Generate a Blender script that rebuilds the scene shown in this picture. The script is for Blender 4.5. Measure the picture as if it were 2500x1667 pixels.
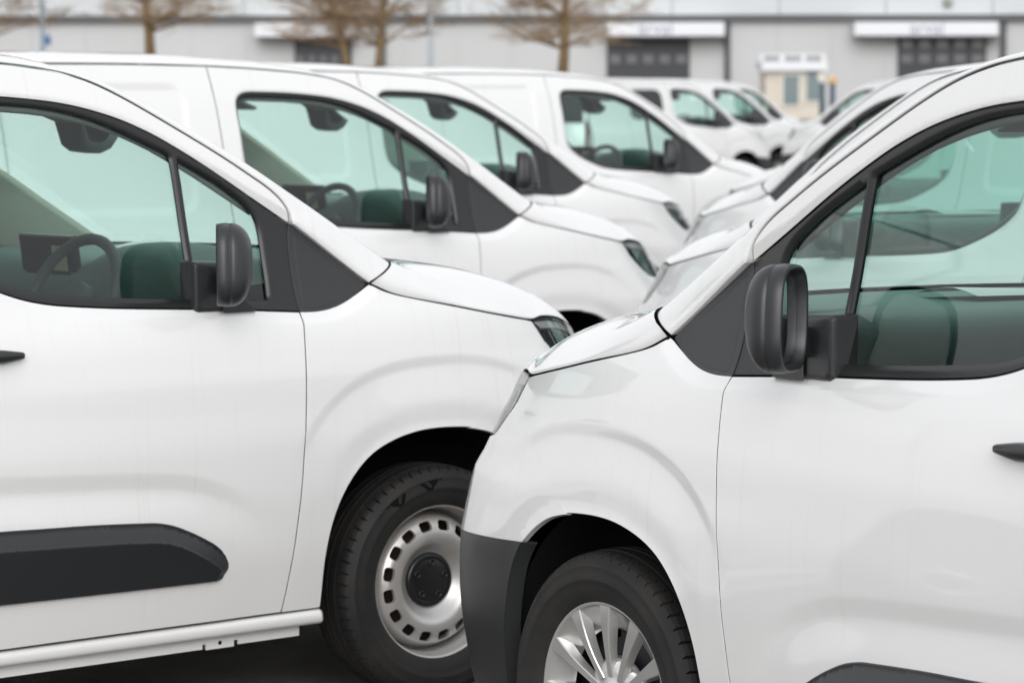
import bpy, math, random
import numpy as np
from mathutils import Vector, Matrix
from mathutils.geometry import delaunay_2d_cdt

R = math.radians
sc = bpy.context.scene
for o in list(bpy.data.objects):
    bpy.data.objects.remove(o)

# ------------------------------------------------------------------ camera
cam_d = bpy.data.cameras.new('camera')
cam = bpy.data.objects.new('camera', cam_d)
sc.collection.objects.link(cam)
cam_d.sensor_width = 36.0
cam_d.lens = 115.2
cam_d.clip_start = 0.1
cam_d.clip_end = 3000
cam.matrix_world = (Matrix.Translation((0, 0, 1.6416)) @ Matrix.Rotation(R(90 - 4.4128), 4, 'X')
                    @ Matrix.Rotation(R(-0.0912), 4, 'Z'))
cam_d.dof.use_dof = True
cam_d.dof.focus_distance = 6.9
cam_d.dof.aperture_fstop = 7.0
sc.camera = cam

# ------------------------------------------------------------------ sky, sun, exposure
SUN_EL, SUN_AZ = 25.0, 178.0            # azimuth: degrees clockwise from +Y (north), where the sun stands
wd = bpy.data.worlds.new('World')
sc.world = wd
wd.use_nodes = True
nt = wd.node_tree
nt.nodes.clear()
sky = nt.nodes.new('ShaderNodeTexSky')
sky.sky_type = 'NISHITA'
sky.sun_disc = False
sky.sun_elevation = R(SUN_EL)
sky.sun_rotation = R(SUN_AZ)
sky.dust_density = 4.0
sky.air_density = 1.0
hs = nt.nodes.new('ShaderNodeHueSaturation')          # overcast: the blue is washed out of the sky
hs.inputs['Saturation'].default_value = 0.14
mixn = nt.nodes.new('ShaderNodeMix')
mixn.data_type = 'RGBA'
mixn.inputs[0].default_value = 0.62
mixn.inputs[7].default_value = (10.4, 10.6, 10.9, 1)     # even cloud layer
bg = nt.nodes.new('ShaderNodeBackground')
bg.inputs['Strength'].default_value = 0.122
wo = nt.nodes.new('ShaderNodeOutputWorld')
nt.links.new(sky.outputs[0], hs.inputs['Color'])
nt.links.new(hs.outputs[0], mixn.inputs[6])
nt.links.new(mixn.outputs[2], bg.inputs[0])
nt.links.new(bg.outputs[0], wo.inputs[0])

sd = bpy.data.lights.new('sun', 'SUN')
sd.energy = 1.0
sd.angle = R(38)
sd.color = (1.0, 0.985, 0.968)
sun = bpy.data.objects.new('sun', sd)
sc.collection.objects.link(sun)
sdir = Vector((math.sin(R(SUN_AZ)) * math.cos(R(SUN_EL)), math.cos(R(SUN_AZ)) * math.cos(R(SUN_EL)), math.sin(R(SUN_EL))))
sun.rotation_euler = sdir.to_track_quat('Z', 'Y').to_euler()
sun.location = sdir * 60

vs = sc.view_settings
vs.view_transform = 'Standard'
vs.look = 'None'
vs.gamma = 1.0
vs.use_curve_mapping = False
vs.exposure = 0.02
try:
    sc.cycles.max_bounces = 14
    sc.cycles.transparent_max_bounces = 24
    sc.cycles.use_denoising = True
    sc.cycles.blur_glossy = 0.3
except Exception:
    pass

# ------------------------------------------------------------------ materials
def mat(name, col, rough=0.5, metal=0.0, coat=0.0, spec=0.5, noise=None, bump=None, coat_rough=0.03):
    m = bpy.data.materials.new(name)
    m.use_nodes = True
    n = m.node_tree
    b = n.nodes['Principled BSDF']
    b.inputs['Base Color'].default_value = (*col, 1)
    b.inputs['Roughness'].default_value = rough
    b.inputs['Metallic'].default_value = metal
    b.inputs['Coat Weight'].default_value = coat
    b.inputs['Coat Roughness'].default_value = coat_rough
    b.inputs['Specular IOR Level'].default_value = spec
    tc = None
    if noise:
        sc_, col2, lo, hi = noise[:4]
        stretch = noise[4] if len(noise) > 4 else (1, 1, 1)
        tc = n.nodes.new('ShaderNodeTexCoord')
        mp = n.nodes.new('ShaderNodeMapping')
        mp.inputs['Scale'].default_value = stretch
        ns = n.nodes.new('ShaderNodeTexNoise')
        ns.inputs['Scale'].default_value = sc_
        ns.inputs['Detail'].default_value = 6
        cr = n.nodes.new('ShaderNodeValToRGB')
        cr.color_ramp.elements[0].position = lo
        cr.color_ramp.elements[0].color = (*col2, 1)
        cr.color_ramp.elements[1].position = hi
        cr.color_ramp.elements[1].color = (*col, 1)
        n.links.new(tc.outputs['Object'], mp.inputs[0])
        n.links.new(mp.outputs[0], ns.inputs['Vector'])
        n.links.new(ns.outputs[0], cr.inputs[0])
        n.links.new(cr.outputs[0], b.inputs['Base Color'])
    if bump:
        tc = tc or n.nodes.new('ShaderNodeTexCoord')
        nb = n.nodes.new('ShaderNodeTexNoise')
        nb.inputs['Scale'].default_value = bump[0]
        nb.inputs['Detail'].default_value = 4
        bp = n.nodes.new('ShaderNodeBump')
        bp.inputs['Strength'].default_value = bump[1]
        bp.inputs['Distance'].default_value = bump[2]
        n.links.new(tc.outputs['Object'], nb.inputs['Vector'])
        n.links.new(nb.outputs[0], bp.inputs['Height'])
        n.links.new(bp.outputs[0], b.inputs['Normal'])
    return m


def glass_mat(name, tint, refl=1.0):
    m = bpy.data.materials.new(name)
    m.use_nodes = True
    n = m.node_tree
    n.nodes.clear()
    out = n.nodes.new('ShaderNodeOutputMaterial')
    tr = n.nodes.new('ShaderNodeBsdfTransparent')
    tr.inputs[0].default_value = (*tint, 1)
    gl = n.nodes.new('ShaderNodeBsdfGlossy')
    gl.inputs['Roughness'].default_value = 0.0
    gl.inputs[0].default_value = (refl, refl, refl, 1)
    fr = n.nodes.new('ShaderNodeFresnel')
    fr.inputs[0].default_value = 1.5
    geo = n.nodes.new('ShaderNodeNewGeometry')
    # a thin pane reflects alike from both sides
    mx = n.nodes.new('ShaderNodeMixShader')
    lw = n.nodes.new('ShaderNodeLayerWeight')
    lw.inputs[0].default_value = 0.36
    n.links.new(lw.outputs['Fresnel'], mx.inputs[0])
    n.links.new(tr.outputs[0], mx.inputs[1])
    n.links.new(gl.outputs[0], mx.inputs[2])
    n.links.new(mx.outputs[0], out.inputs[0])
    n.nodes.remove(fr)
    n.nodes.remove(geo)
    return m


def paint_mat():
    """white paint with rain streaks of thin dirt and a clear coat"""
    m = mat('white_paint', (0.80, 0.80, 0.80), rough=0.32, coat=1.0, coat_rough=0.04)
    n = m.node_tree
    b = n.nodes['Principled BSDF']
    tc = n.nodes.new('ShaderNodeTexCoord')
    mp = n.nodes.new('ShaderNodeMapping')
    mp.inputs['Scale'].default_value = (26, 4, 0.7)
    ns = n.nodes.new('ShaderNodeTexNoise')
    ns.inputs['Scale'].default_value = 1.6
    ns.inputs['Detail'].default_value = 5
    ns.inputs['Roughness'].default_value = 0.7
    big = n.nodes.new('ShaderNodeTexNoise')
    big.inputs['Scale'].default_value = 1.5
    big.inputs['Detail'].default_value = 3
    r1 = n.nodes.new('ShaderNodeMapRange')
    r1.inputs[1].default_value = 0.56
    r1.inputs[2].default_value = 0.80
    r2 = n.nodes.new('ShaderNodeMapRange')
    r2.inputs[1].default_value = 0.42
    r2.inputs[2].default_value = 0.72
    mu = n.nodes.new('ShaderNodeMath')
    mu.operation = 'MULTIPLY'
    sx = n.nodes.new('ShaderNodeSeparateXYZ')
    low = n.nodes.new('ShaderNodeMapRange')              # road film towards the sills
    low.inputs[1].default_value = 0.62
    low.inputs[2].default_value = 0.24
    low.inputs[3].default_value = 0.0
    low.inputs[4].default_value = 0.10
    ad = n.nodes.new('ShaderNodeMath')
    ad.operation = 'MULTIPLY_ADD'
    ad.inputs[1].default_value = 0.42
    mx = n.nodes.new('ShaderNodeMix')
    mx.data_type = 'RGBA'
    mx.inputs[6].default_value = (0.80, 0.80, 0.80, 1)
    mx.inputs[7].default_value = (0.55, 0.51, 0.45, 1)
    n.links.new(tc.outputs['Object'], mp.inputs[0])
    n.links.new(mp.outputs[0], ns.inputs['Vector'])
    n.links.new(tc.outputs['Object'], big.inputs['Vector'])
    n.links.new(ns.outputs[0], r1.inputs[0])
    n.links.new(big.outputs[0], r2.inputs[0])
    n.links.new(r1.outputs[0], mu.inputs[0])
    n.links.new(r2.outputs[0], mu.inputs[1])
    n.links.new(tc.outputs['Object'], sx.inputs[0])
    n.links.new(sx.outputs[2], low.inputs[0])
    n.links.new(mu.outputs[0], ad.inputs[0])
    n.links.new(low.outputs[0], ad.inputs[2])
    n.links.new(ad.outputs[0], mx.inputs[0])
    n.links.new(mx.outputs[2], b.inputs['Base Color'])
    return m


M = {}
M['paint'] = paint_mat()
M['plastic'] = mat('grained_black_plastic', (0.017, 0.0185, 0.021), rough=0.40, spec=0.62, bump=(900, 0.15, 0.0006))
M['trim'] = mat('smooth_black_trim', (0.013, 0.0135, 0.0145), rough=0.30, spec=0.5)
M['rubber'] = mat('window_rubber', (0.016, 0.016, 0.017), rough=0.42, spec=0.45)
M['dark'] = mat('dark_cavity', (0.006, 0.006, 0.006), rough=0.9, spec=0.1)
M['gap_shade'] = mat('painted_gap_shade', (0.030, 0.032, 0.034), rough=0.7)  # dark grey painted in for the shade inside the panel gaps
M['liner'] = mat('wheel_arch_liner', (0.010, 0.010, 0.011), rough=0.85, spec=0.2, bump=(60, 0.3, 0.004))
M['glass'] = glass_mat('tinted_glass', (0.80, 0.950, 0.908))
M['lamp_glass'] = glass_mat('clear_lamp_glass', (0.95, 0.97, 0.96))
M['tyre'] = mat('tyre_rubber', (0.014, 0.014, 0.0148), rough=0.66, spec=0.4, noise=(9, (0.024, 0.022, 0.020), 0.35, 0.62), bump=(220, 0.25, 0.001))
M['steel'] = mat('silver_wheel_paint', (0.62, 0.61, 0.60), rough=0.36, metal=0.55, noise=(7, (0.47, 0.44, 0.40), 0.30, 0.58))
M['silver'] = mat('silver_cover_paint', (0.60, 0.595, 0.585), rough=0.28, metal=0.65, coat=0.4)
M['tinted_in'] = mat('interior_green_cast_plastic', (0.105, 0.185, 0.162), rough=0.62, bump=(500, 0.25, 0.001))  # grey plastic; green cast of light through the glass is in the colour
M['dark_in'] = mat('interior_dark_plastic', (0.060, 0.082, 0.077), rough=0.6)  # dark plastic, colour shifted green for the light through the windows
M['beige'] = mat('light_pillar_trim', (0.80, 0.77, 0.66), rough=0.85)
M['liner_roof'] = mat('headliner_cloth', (0.50, 0.50, 0.48), rough=0.95)
M['seat'] = mat('seat_cloth', (0.05, 0.05, 0.055), rough=0.95)
M['paper'] = mat('paper', (0.82, 0.82, 0.80), rough=0.9)
M['screen'] = mat('screen', (0.02, 0.02, 0.022), rough=0.1)
M['mirror'] = mat('mirror_glass', (0.75, 0.80, 0.80), rough=0.01, metal=1.0)
M['chrome'] = mat('lamp_reflector', (0.75, 0.77, 0.78), rough=0.12, metal=1.0)
M['lampdark'] = mat('lamp_dark_bezel', (0.035, 0.045, 0.045), rough=0.2, coat=0.6)
M['white_plastic'] = mat('white_lamp_strip', (0.72, 0.72, 0.72), rough=0.25, coat=0.6)
M['red'] = mat('tail_lamp_red', (0.10, 0.012, 0.012), rough=0.15, coat=0.8)

# ------------------------------------------------------------------ mesh helpers
COL = sc.collection


def mk(name, verts, faces, m, parent=None, normals=None, smooth=True, loc=None):
    me = bpy.data.meshes.new(name)
    me.from_pydata([tuple(map(float, v)) for v in verts], [], [tuple(map(int, f)) for f in faces])
    me.update()
    if smooth:
        me.polygons.foreach_set('use_smooth', [True] * len(me.polygons))
    if normals is not None:
        me.normals_split_custom_set_from_vertices([tuple(map(float, v)) for v in normals])
    me.materials.append(m)
    o = bpy.data.objects.new(name, me)
    COL.objects.link(o)
    if parent is not None:
        o.parent = parent
    if loc is not None:
        o.location = loc
    return o


def empty(name, loc=(0, 0, 0), rz=0.0):
    o = bpy.data.objects.new(name, None)
    o.empty_display_size = 0.3
    COL.objects.link(o)
    o.location = loc
    o.rotation_euler = (0, 0, rz)
    return o


def tag(o, label=None, cat=None, group=None, kind=None):
    if label: o['label'] = label
    if cat: o['category'] = cat
    if group: o['group'] = group
    if kind: o['kind'] = kind
    return o


class MB:
    """collects simple solids into one mesh"""
    def __init__(s):
        s.v = []; s.f = []

    def add(s, v, f):
        k = len(s.v)
        s.v += [tuple(p) for p in v]
        s.f += [tuple(i + k for i in q) for q in f]
        return s

    def box(s, c, d, rz=0.0, ry=0.0):
        cx, cy, cz = c
        hx, hy, hz = d[0] / 2, d[1] / 2, d[2] / 2
        v = []
        mtx = Matrix.Rotation(rz, 3, 'Z') @ Matrix.Rotation(ry, 3, 'Y')
        for sx in (-1, 1):
            for sy in (-1, 1):
                for sz in (-1, 1):
                    p = mtx @ Vector((sx * hx, sy * hy, sz * hz))
                    v.append((cx + p.x, cy + p.y, cz + p.z))
        f = [(0, 1, 3, 2), (4, 6, 7, 5), (0, 4, 5, 1), (2, 3, 7, 6), (0, 2, 6, 4), (1, 5, 7, 3)]
        return s.add(v, f)

    def tube(s, pts, rad, n=8, cap=True):
        pts = [Vector(p) for p in pts]
        rad = rad if isinstance(rad, (list, tuple)) else [rad] * len(pts)
        rings = []
        ref = None
        for i, p in enumerate(pts):
            t = (pts[min(i + 1, len(pts) - 1)] - pts[max(i - 1, 0)]).normalized()
            if ref is None or abs(ref.dot(t)) > 0.95:
                ref = Vector((0, 0, 1)) if abs(t.z) < 0.9 else Vector((1, 0, 0))
            a = t.cross(ref).normalized()
            b = t.cross(a).normalized()
            ref = -b if (-b).dot(ref) > 0 else b
            rings.append([p + (a * math.cos(2 * math.pi * k / n) + b * math.sin(2 * math.pi * k / n)) * rad[i] for k in range(n)])
        v = [q for r in rings for q in r]
        f = []
        for i in range(len(rings) - 1):
            for k in range(n):
                f.append((i * n + k, i * n + (k + 1) % n, (i + 1) * n + (k + 1) % n, (i + 1) * n + k))
        if cap:
            f.append(tuple(range(n - 1, -1, -1)))
            f.append(tuple((len(rings) - 1) * n + k for k in range(n)))
        return s.add(v, f)

    def build(s, name, m, parent=None, smooth=False, loc=None):
        return mk(name, s.v, s.f, m, parent, smooth=smooth, loc=loc)


def bevel(o, w=0.004, seg=2):
    md = o.modifiers.new('bevel', 'BEVEL')
    md.width = w
    md.segments = seg
    md.limit_method = 'ANGLE'
    md.angle_limit = R(35)
    for p in o.data.polygons:
        p.use_smooth = True
    wn = o.modifiers.new('wn', 'WEIGHTED_NORMAL')
    wn.keep_sharp = True
    return o


def grid_faces(nr, nc, closed=False, flip=False):
    f = []
    for i in range(nr - 1):
        for j in range(nc if closed else nc - 1):
            a, b = i * nc + j, i * nc + (j + 1) % nc
            c, d = (i + 1) * nc + (j + 1) % nc, (i + 1) * nc + j
            f.append((a, d, c, b) if flip else (a, b, c, d))
    return f


# ------------------------------------------------------------------ van body surface (x forward from the front axle, w outward, z up)
ZS = np.array([.05, .10, .20, .30, .45, .60, .75, .90, 1.0, 1.05, 1.10, 1.2, 1.45, 1.6, 1.72, 1.80, 1.9])
WS = np.array([.77, .80, .848, .874, .900, .912, .915, .907, .894, .881, .857, .830, .783, .750, .714, .685, .64])
_zz = np.linspace(.05, 1.9, 800)
_ww = np.interp(_zz, ZS, WS)
for _ in range(3):                                   # round the corners of the section a little
    _p = np.pad(_ww, 8, mode='edge')
    _ww = np.convolve(_p, np.ones(17) / 17, mode='valid')
ZN = np.array([.10, .25, .40, .55, .70, .80, .90, 1.0, 1.1, 1.3])
XN = np.array([.80, .86, .885, .895, .895, .893, .885, .85, .76, .55])
PZ = np.array([.25, .5, .62, .70, .77, .81, .87, .93, 1.0]); PP = np.array([5.1, 4.8, 4.5, 4.1, 3.8, 3.45, 3.1, 2.85, 2.7])
PEX, X0, LEN = 3.0, -0.30, 1.2
_t = np.concatenate([np.linspace(0, .8, 400), 1 - (np.linspace(1, 0, 1200)[1:] ** 3) * .2])
_v = (np.clip(1 - _t ** PEX, 0, 1)) ** (1 / PEX)
_sg = np.concatenate([[0], np.cumsum(np.hypot(np.diff(_t), np.diff(_v) * .9 / LEN))])
S_END = X0 + LEN * _sg[-1]


def xn_of(z): return np.interp(z, ZN, XN)


def base_pt(s, z):
    s = np.asarray(s, float); z = np.asarray(z, float)
    w = np.interp(z, _zz, _ww)
    sg = np.clip((s - X0) / LEN, 0, _sg[-1])
    t = np.interp(sg, _sg, _t)
    pz = np.interp(z, PZ, PP)
    v = np.clip(1 - t ** pz, 0, 1) ** (1 / pz)
    x = np.where(s <= X0, s, X0 + (xn_of(z) - X0) * t)
    return x, w * v


def s_of(x, z):
    if x <= X0: return x
    t = min((x - X0) / (float(xn_of(z)) - X0), 1.0)
    return X0 + LEN * float(np.interp(t, _t, _sg))


def catmull(pts, n=10):
    p = np.array(pts, float)
    if len(p) < 3: 
        return [tuple(q) for q in np.linspace(p[0], p[-1], 6)]
    q = np.vstack([2 * p[0] - p[1], p, 2 * p[-1] - p[-2]])
    out = []
    for i in range(1, len(q) - 2):
        a, b, c, d = q[i - 1], q[i], q[i + 1], q[i + 2]
        for k in range(n):
            u = k / n
            out.append(.5 * ((2 * b) + (c - a) * u + (2 * a - 5 * b + 4 * c - d) * u * u + (3 * b - a - 3 * c + d) * u ** 3))
    out.append(p[-1])
    return [tuple(v) for v in out]


def resamp(pts, step):
    p = np.array(pts, float)
    d = np.concatenate([[0], np.cumsum(np.hypot(*np.diff(p, axis=0).T))])
    n = max(2, int(round(d[-1] / step)) + 1)
    u = np.linspace(0, d[-1], n)
    return np.stack([np.interp(u, d, p[:, k]) for k in range(p.shape[1])], 1)


def smooth_seg(pts, step=.011, sig=.018):
    """spline through measured points, evenly resampled, then low-passed with its ends held"""
    r = resamp(catmull(pts), step)
    if len(r) > 8 and sig > 0:
        k = max(1, int(2.5 * sig / step))
        ker = np.exp(-.5 * (np.arange(-k, k + 1) * step / sig) ** 2); ker /= ker.sum()
        for c in range(r.shape[1]):
            a = np.concatenate([2 * r[0, c] - r[1:k + 1, c][::-1], r[:, c], 2 * r[-1, c] - r[-k - 1:-1, c][::-1]]) if len(r) > k + 1 else None
            if a is None: continue
            r[:, c] = np.convolve(a, ker, mode='valid')
    return r


def chain(*segs, **kw):
    """closed outline from segments that meet in corners"""
    out = []
    for sgm in segs:
        r = smooth_seg(sgm, **kw)
        out.append(r[:-1] if True else r)
    return np.vstack(out)


def area(p): return .5 * np.sum(p[:, 0] * np.roll(p[:, 1], -1) - np.roll(p[:, 0], -1) * p[:, 1])


def outward2(p):
    e = np.roll(p, -1, 0) - p
    n = np.stack([e[:, 1], -e[:, 0]], 1)
    n /= np.maximum(np.linalg.norm(n, axis=1, keepdims=True), 1e-9)
    m = n + np.roll(n, 1, 0)
    l = np.maximum(np.linalg.norm(m, axis=1, keepdims=True), .35)
    m = m / l
    sc_ = 1 / np.clip(np.sum(m * n, 1, keepdims=True), .5, 1)
    return m, m * sc_


def inside(P, poly):
    x, y = P[:, 0], P[:, 1]
    c = np.zeros(len(P), bool)
    a = poly; b = np.roll(poly, -1, 0)
    for (x1, y1), (x2, y2) in zip(a, b):
        if y1 == y2: continue
        k = ((y1 > y) != (y2 > y)) & (x < (x2 - x1) * (y - y1) / (y2 - y1) + x1)
        c ^= k
    return c


def dist_poly(P, poly, closed=True):
    a = np.asarray(poly, float)
    b = np.roll(a, -1, 0) if closed else a[1:]
    a = a if closed else a[:-1]
    best = np.full(len(P), 1e9)
    for p, q in zip(a, b):
        d = q - p
        L = max(d @ d, 1e-12)
        t = np.clip(((P - p) @ d) / L, 0, 1)
        best = np.minimum(best, np.hypot(*(P - p - t[:, None] * d).T))
    return best


# --- measured outlines in the side view (x, z)
FRAME_TOP = [(-.463, 1.289), (-.567, 1.352), (-.655, 1.406), (-.723, 1.447), (-.803, 1.492), (-.871, 1.527), (-.957, 1.562), (-1.043, 1.587), (-1.126, 1.604),
             (-1.20, 1.613), (-1.33, 1.623), (-1.50, 1.628), (-1.540, 1.627), (-1.568, 1.619), (-1.586, 1.604), (-1.592, 1.580), (-1.588, 1.48), (-1.580, 1.37),
             (-1.573, 1.31), (-1.553, 1.254), (-1.489, 1.205), (-1.42, 1.172), (-1.375, 1.155), (-1.333, 1.140), (-1.290, 1.128), (-1.231, 1.117), (-1.141, 1.108),
             (-1.018, 1.099), (-.796, 1.087), (-.648, 1.078), (-.48, 1.068)]
FRAME_FRONT = [(-.48, 1.068), (-.476, 1.18), (-.470, 1.27), (-.463, 1.289)]
FRAME = chain(FRAME_TOP, FRAME_FRONT, step=.012, sig=.012)
SHUT_FRONT = [(-.553, .287), (-.546, .325), (-.537, .393), (-.525, .496), (-.514, .598), (-.504, .710), (-.496, .822), (-.491, .907), (-.487, .985), (-.483, 1.03), (-.476, 1.066)]
SHUT_TOP = [(-.462, 1.289), (-.466, 1.312), (-.478, 1.338), (-.498, 1.361), (-.530, 1.387), (-.572, 1.413), (-.634, 1.451), (-.70, 1.489), (-.788, 1.537), (-.878, 1.585),
            (-.936, 1.615), (-.993, 1.642), (-1.045, 1.662), (-1.110, 1.680), (-1.195, 1.694), (-1.300, 1.705), (-1.50, 1.718), (-1.66, 1.725), (-1.702, 1.726)]
SHUT_REAR = [(-1.702, 1.726), (-1.694, 1.64), (-1.687, 1.54), (-1.683, 1.444), (-1.680, 1.3), (-1.675, 1.1), (-1.665, .9), (-1.650, .6), (-1.640, .287)]
ARCH = [(-.424, .287), (-.425, .36), (-.424, .425), (-.413, .49), (-.394, .546), (-.367, .597), (-.330, .642), (-.280, .683), (-.213, .713), (-.130, .732), (-.05, .737),
        (.03, .734), (.064, .7305)]
ARCH2 = [(.064, .7305), (.11, .722), (.155, .7085), (.211, .680), (.260, .647)]
SEAM = [(.064, .7305), (.185, .8155), (.310, .8815), (.425, .935)]
HL_REAR = [(.425, .935), (.404, .964), (.378, .998)]
BONNET = [(.378, .998), (.27, 1.0155), (.16, 1.035), (.045, 1.057), (-.058, 1.0765), (-.14, 1.093), (-.19, 1.106), (-.215, 1.117), (-.230, 1.126)]
BLK_LOW = [(-.230, 1.126), (-.271, 1.105), (-.316, 1.086), (-.357, 1.073), (-.40, 1.066), (-.442, 1.0645), (-.476, 1.066)]
CREASE = np.array([(-2.3, .73), (-1.9, .73), (-1.6, .722), (-1.43, .713), (-1.25, .703), (-1.1, .696), (-.972, .687), (-.9, .680), (-.83, .666), (-.746, .636), (-.695, .611), (-.62, .56)])


def sstep(a, b, x):
    t = np.clip((x - a) / (b - a), 0, 1)
    return t * t * (3 - 2 * t)


def lin(a, b, x, r=.006):
    """straight ramp with rounded ends"""
    def g(u): return np.where(u > r, u, np.where(u < -r, 0, (u + r) ** 2 / (4 * r)))
    return (g(x - a) - g(x - b)) / (b - a)


def disp(s, z):
    """pressed features: window bevel, crease over the wheel, crease low on the door"""
    P = np.stack([s, z], 1)
    d = np.zeros(len(s))
    near = (s > -1.75) & (s < -.10) & (z > .98) & (z < 1.72)
    if near.any():
        q = P[near]
        dd = dist_poly(q, FRAME)
        dd[inside(q, FRAME)] = 0
        k = sstep(1.50, 1.25, q[:, 1])
        wdt = .012 + .017 * k
        dep = .006 + .010 * k
        d[near] -= dep * (1 - lin(0, 1, dd / wdt, .12))
    # crease over the wheel
    ex = np.abs((s + .03) / .58); ez = np.maximum(z - .31, 0) / .62
    e = (ex ** 2.6 + ez ** 2.6) ** (1 / 2.6)
    q = (1 - e) * .6
    ang = np.arctan2(np.maximum(z - .31, 0), np.abs(s + .03))
    fade = sstep(R(28), R(62), ang) * (s > -.75)
    prof = -.0062 * lin(0, .026, q) + .0058 * sstep(.026, .13, q) - .0030 * sstep(.11, .17, q) + .0045 * sstep(.165, .21, q)
    d += prof * fade
    # the front door's lower crease
    zc = np.interp(s, CREASE[:, 0], CREASE[:, 1])
    k = sstep(-.60, -.80, s) * sstep(-2.25, -2.1, s)
    u = zc - z
    d += k * (-.0085 * lin(0, .040, u) + .0130 * sstep(.038, .15, u))
    # pressed blank panel of the cargo side
    rx, rz = np.abs(s + 2.24) - .34, np.abs(z - 1.42) - .165
    rr = np.hypot(np.maximum(rx, 0), np.maximum(rz, 0)) + np.minimum(np.maximum(rx, rz), 0) - .07
    d += -.009 * (1 - sstep(-.020, .010, rr)) * (s < -1.7)
    return d


def side_pt(s, z, off=0.0):
    s = np.atleast_1d(np.asarray(s, float)); z = np.atleast_1d(np.asarray(z, float))
    x, w = base_pt(s, z)
    e = 1e-3
    xa, wa = base_pt(s - e, z); xb, wb = base_pt(s + e, z)
    tx, tw = xb - xa, wb - wa
    l = np.hypot(tx, tw) + 1e-12
    D = disp(s, z) + off
    return np.stack([x + D * (-tw / l), w + D * (tx / l), z], 1)


def side_nrm(s, z, fn):
    e = 2e-3
    a = fn(s + e, z) - fn(s - e, z)
    b = fn(s, z + e) - fn(s, z - e)
    n = np.cross(b, a)
    n /= np.linalg.norm(n, axis=1, keepdims=True) + 1e-12
    return n


def to_sz(poly):
    return np.array([(s_of(x, z), z) for x, z in poly])


def panel(name, outline, m, parent, sides=(1, -1), holes=(), gap=.0019, depth=.022, step=.022, off=0.0, fn=None, edge=.0016, fine=None, gap_shade=True):
    """a curved sheet cut to an outline, with rounded turned-in edges; one object for each side of the van"""
    fn0 = fn or (lambda s, z: side_pt(s, z, off if not callable(off) else off(s, z)))
    loops = []
    for k, p in enumerate([outline] + list(holes)):
        p = np.asarray(p, float)
        if area(p) < 0: p = p[::-1]
        if k: p = p[::-1]                        # holes run clockwise: outward2 then points into the hole
        n1, n2 = outward2(p)
        loops.append(p - n2 * (gap + (edge if gap > 0 else 0)))
    bnd = np.vstack(loops)
    lo, hi = loops[0].min(0), loops[0].max(0)
    gx, gz = np.meshgrid(np.arange(lo[0], hi[0], step), np.arange(lo[1], hi[1], step * .8))
    gx = gx + (np.arange(gx.shape[0]) % 2)[:, None] * step * .5
    G = np.stack([gx.ravel(), gz.ravel()], 1)
    if fine is not None:
        G = np.vstack([G, fine])
    ok = inside(G, loops[0])
    for h in loops[1:]: ok &= ~inside(G, h)
    G = G[ok]
    dmin = np.full(len(G), 1e9)
    for l in loops: dmin = np.minimum(dmin, dist_poly(G, l))
    G = G[dmin > (.007 if fine is None else .0030)]
    P = np.vstack([bnd, G])
    ed = []; k = 0
    for l in loops:
        ed += [(k + i, k + (i + 1) % len(l)) for i in range(len(l))]; k += len(l)
    vc, _, fc, ov, _, _ = delaunay_2d_cdt([Vector(p) for p in P], ed, [], 0, 1e-6)
    V2 = np.array([(v.x, v.y) for v in vc])
    T = np.array([tuple(f) for f in fc if len(f) == 3])
    cen = V2[T].mean(1)
    ok = inside(cen, loops[0])
    for h in loops[1:]: ok &= ~inside(cen, h)
    T = T[ok]
    P3 = fn0(V2[:, 0], V2[:, 1])
    N3 = side_nrm(V2[:, 0], V2[:, 1], fn0)
    fn_n = np.cross(P3[T[:, 1]] - P3[T[:, 0]], P3[T[:, 2]] - P3[T[:, 0]])
    bad = np.sum(fn_n * N3[T[:, 0]], 1) < 0
    T[bad] = T[bad][:, ::-1]
    verts = [P3]; norms = [N3]; faces = [tuple(t) for t in T]
    cnt = len(P3)
    for l in loops:
        n1, _ = outward2(l)
        b3 = fn0(l[:, 0], l[:, 1]); nb = side_nrm(l[:, 0], l[:, 1], fn0)
        o3 = fn0(l[:, 0] + n1[:, 0] * 2e-3, l[:, 1] + n1[:, 1] * 2e-3) - b3
        o3 /= np.linalg.norm(o3, axis=1, keepdims=True) + 1e-12
        r1 = b3 + o3 * edge - nb * edge
        r2 = r1 - nb * depth
        n = len(l)
        verts += [b3, r1, r2]
        norms += [nb, o3, o3]
        for i in range(n):
            j = (i + 1) % n
            for a in (0, 1):
                q = (cnt + a * n + i, cnt + (a + 1) * n + i, cnt + (a + 1) * n + j, cnt + a * n + j)
                faces.append(q)
        cnt += 3 * n
    V = np.vstack(verts); N = np.vstack(norms)
    # orient the turned-in edges
    res = []
    fx = []
    lip = []
    for fi, f in enumerate(faces):
        lip.append(len(f) == 4 and (fi - len(T)) % 2 == 1)
        if len(f) == 4:
            nn = np.cross(V[f[1]] - V[f[0]], V[f[2]] - V[f[0]])
            if nn @ N[f[1]] < 0: f = f[::-1]
        fx.append(f)
    for sd_ in sides:
        if sd_ > 0:
            o = mk(name, V, fx, m, parent[sd_] if isinstance(parent, dict) else parent, normals=N)
        else:
            mv = V * [1, -1, 1]; mn = N * [1, -1, 1]
            o = mk(name, mv, [f[::-1] for f in fx], m, parent[sd_] if isinstance(parent, dict) else parent, normals=mn)
        if gap_shade:                                     # shade of the shut gaps, painted dark on the turned-in edges
            o.data.materials.append(M['gap_shade'])
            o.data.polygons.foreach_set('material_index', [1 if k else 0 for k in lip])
        res.append(o)
    return res


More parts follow.
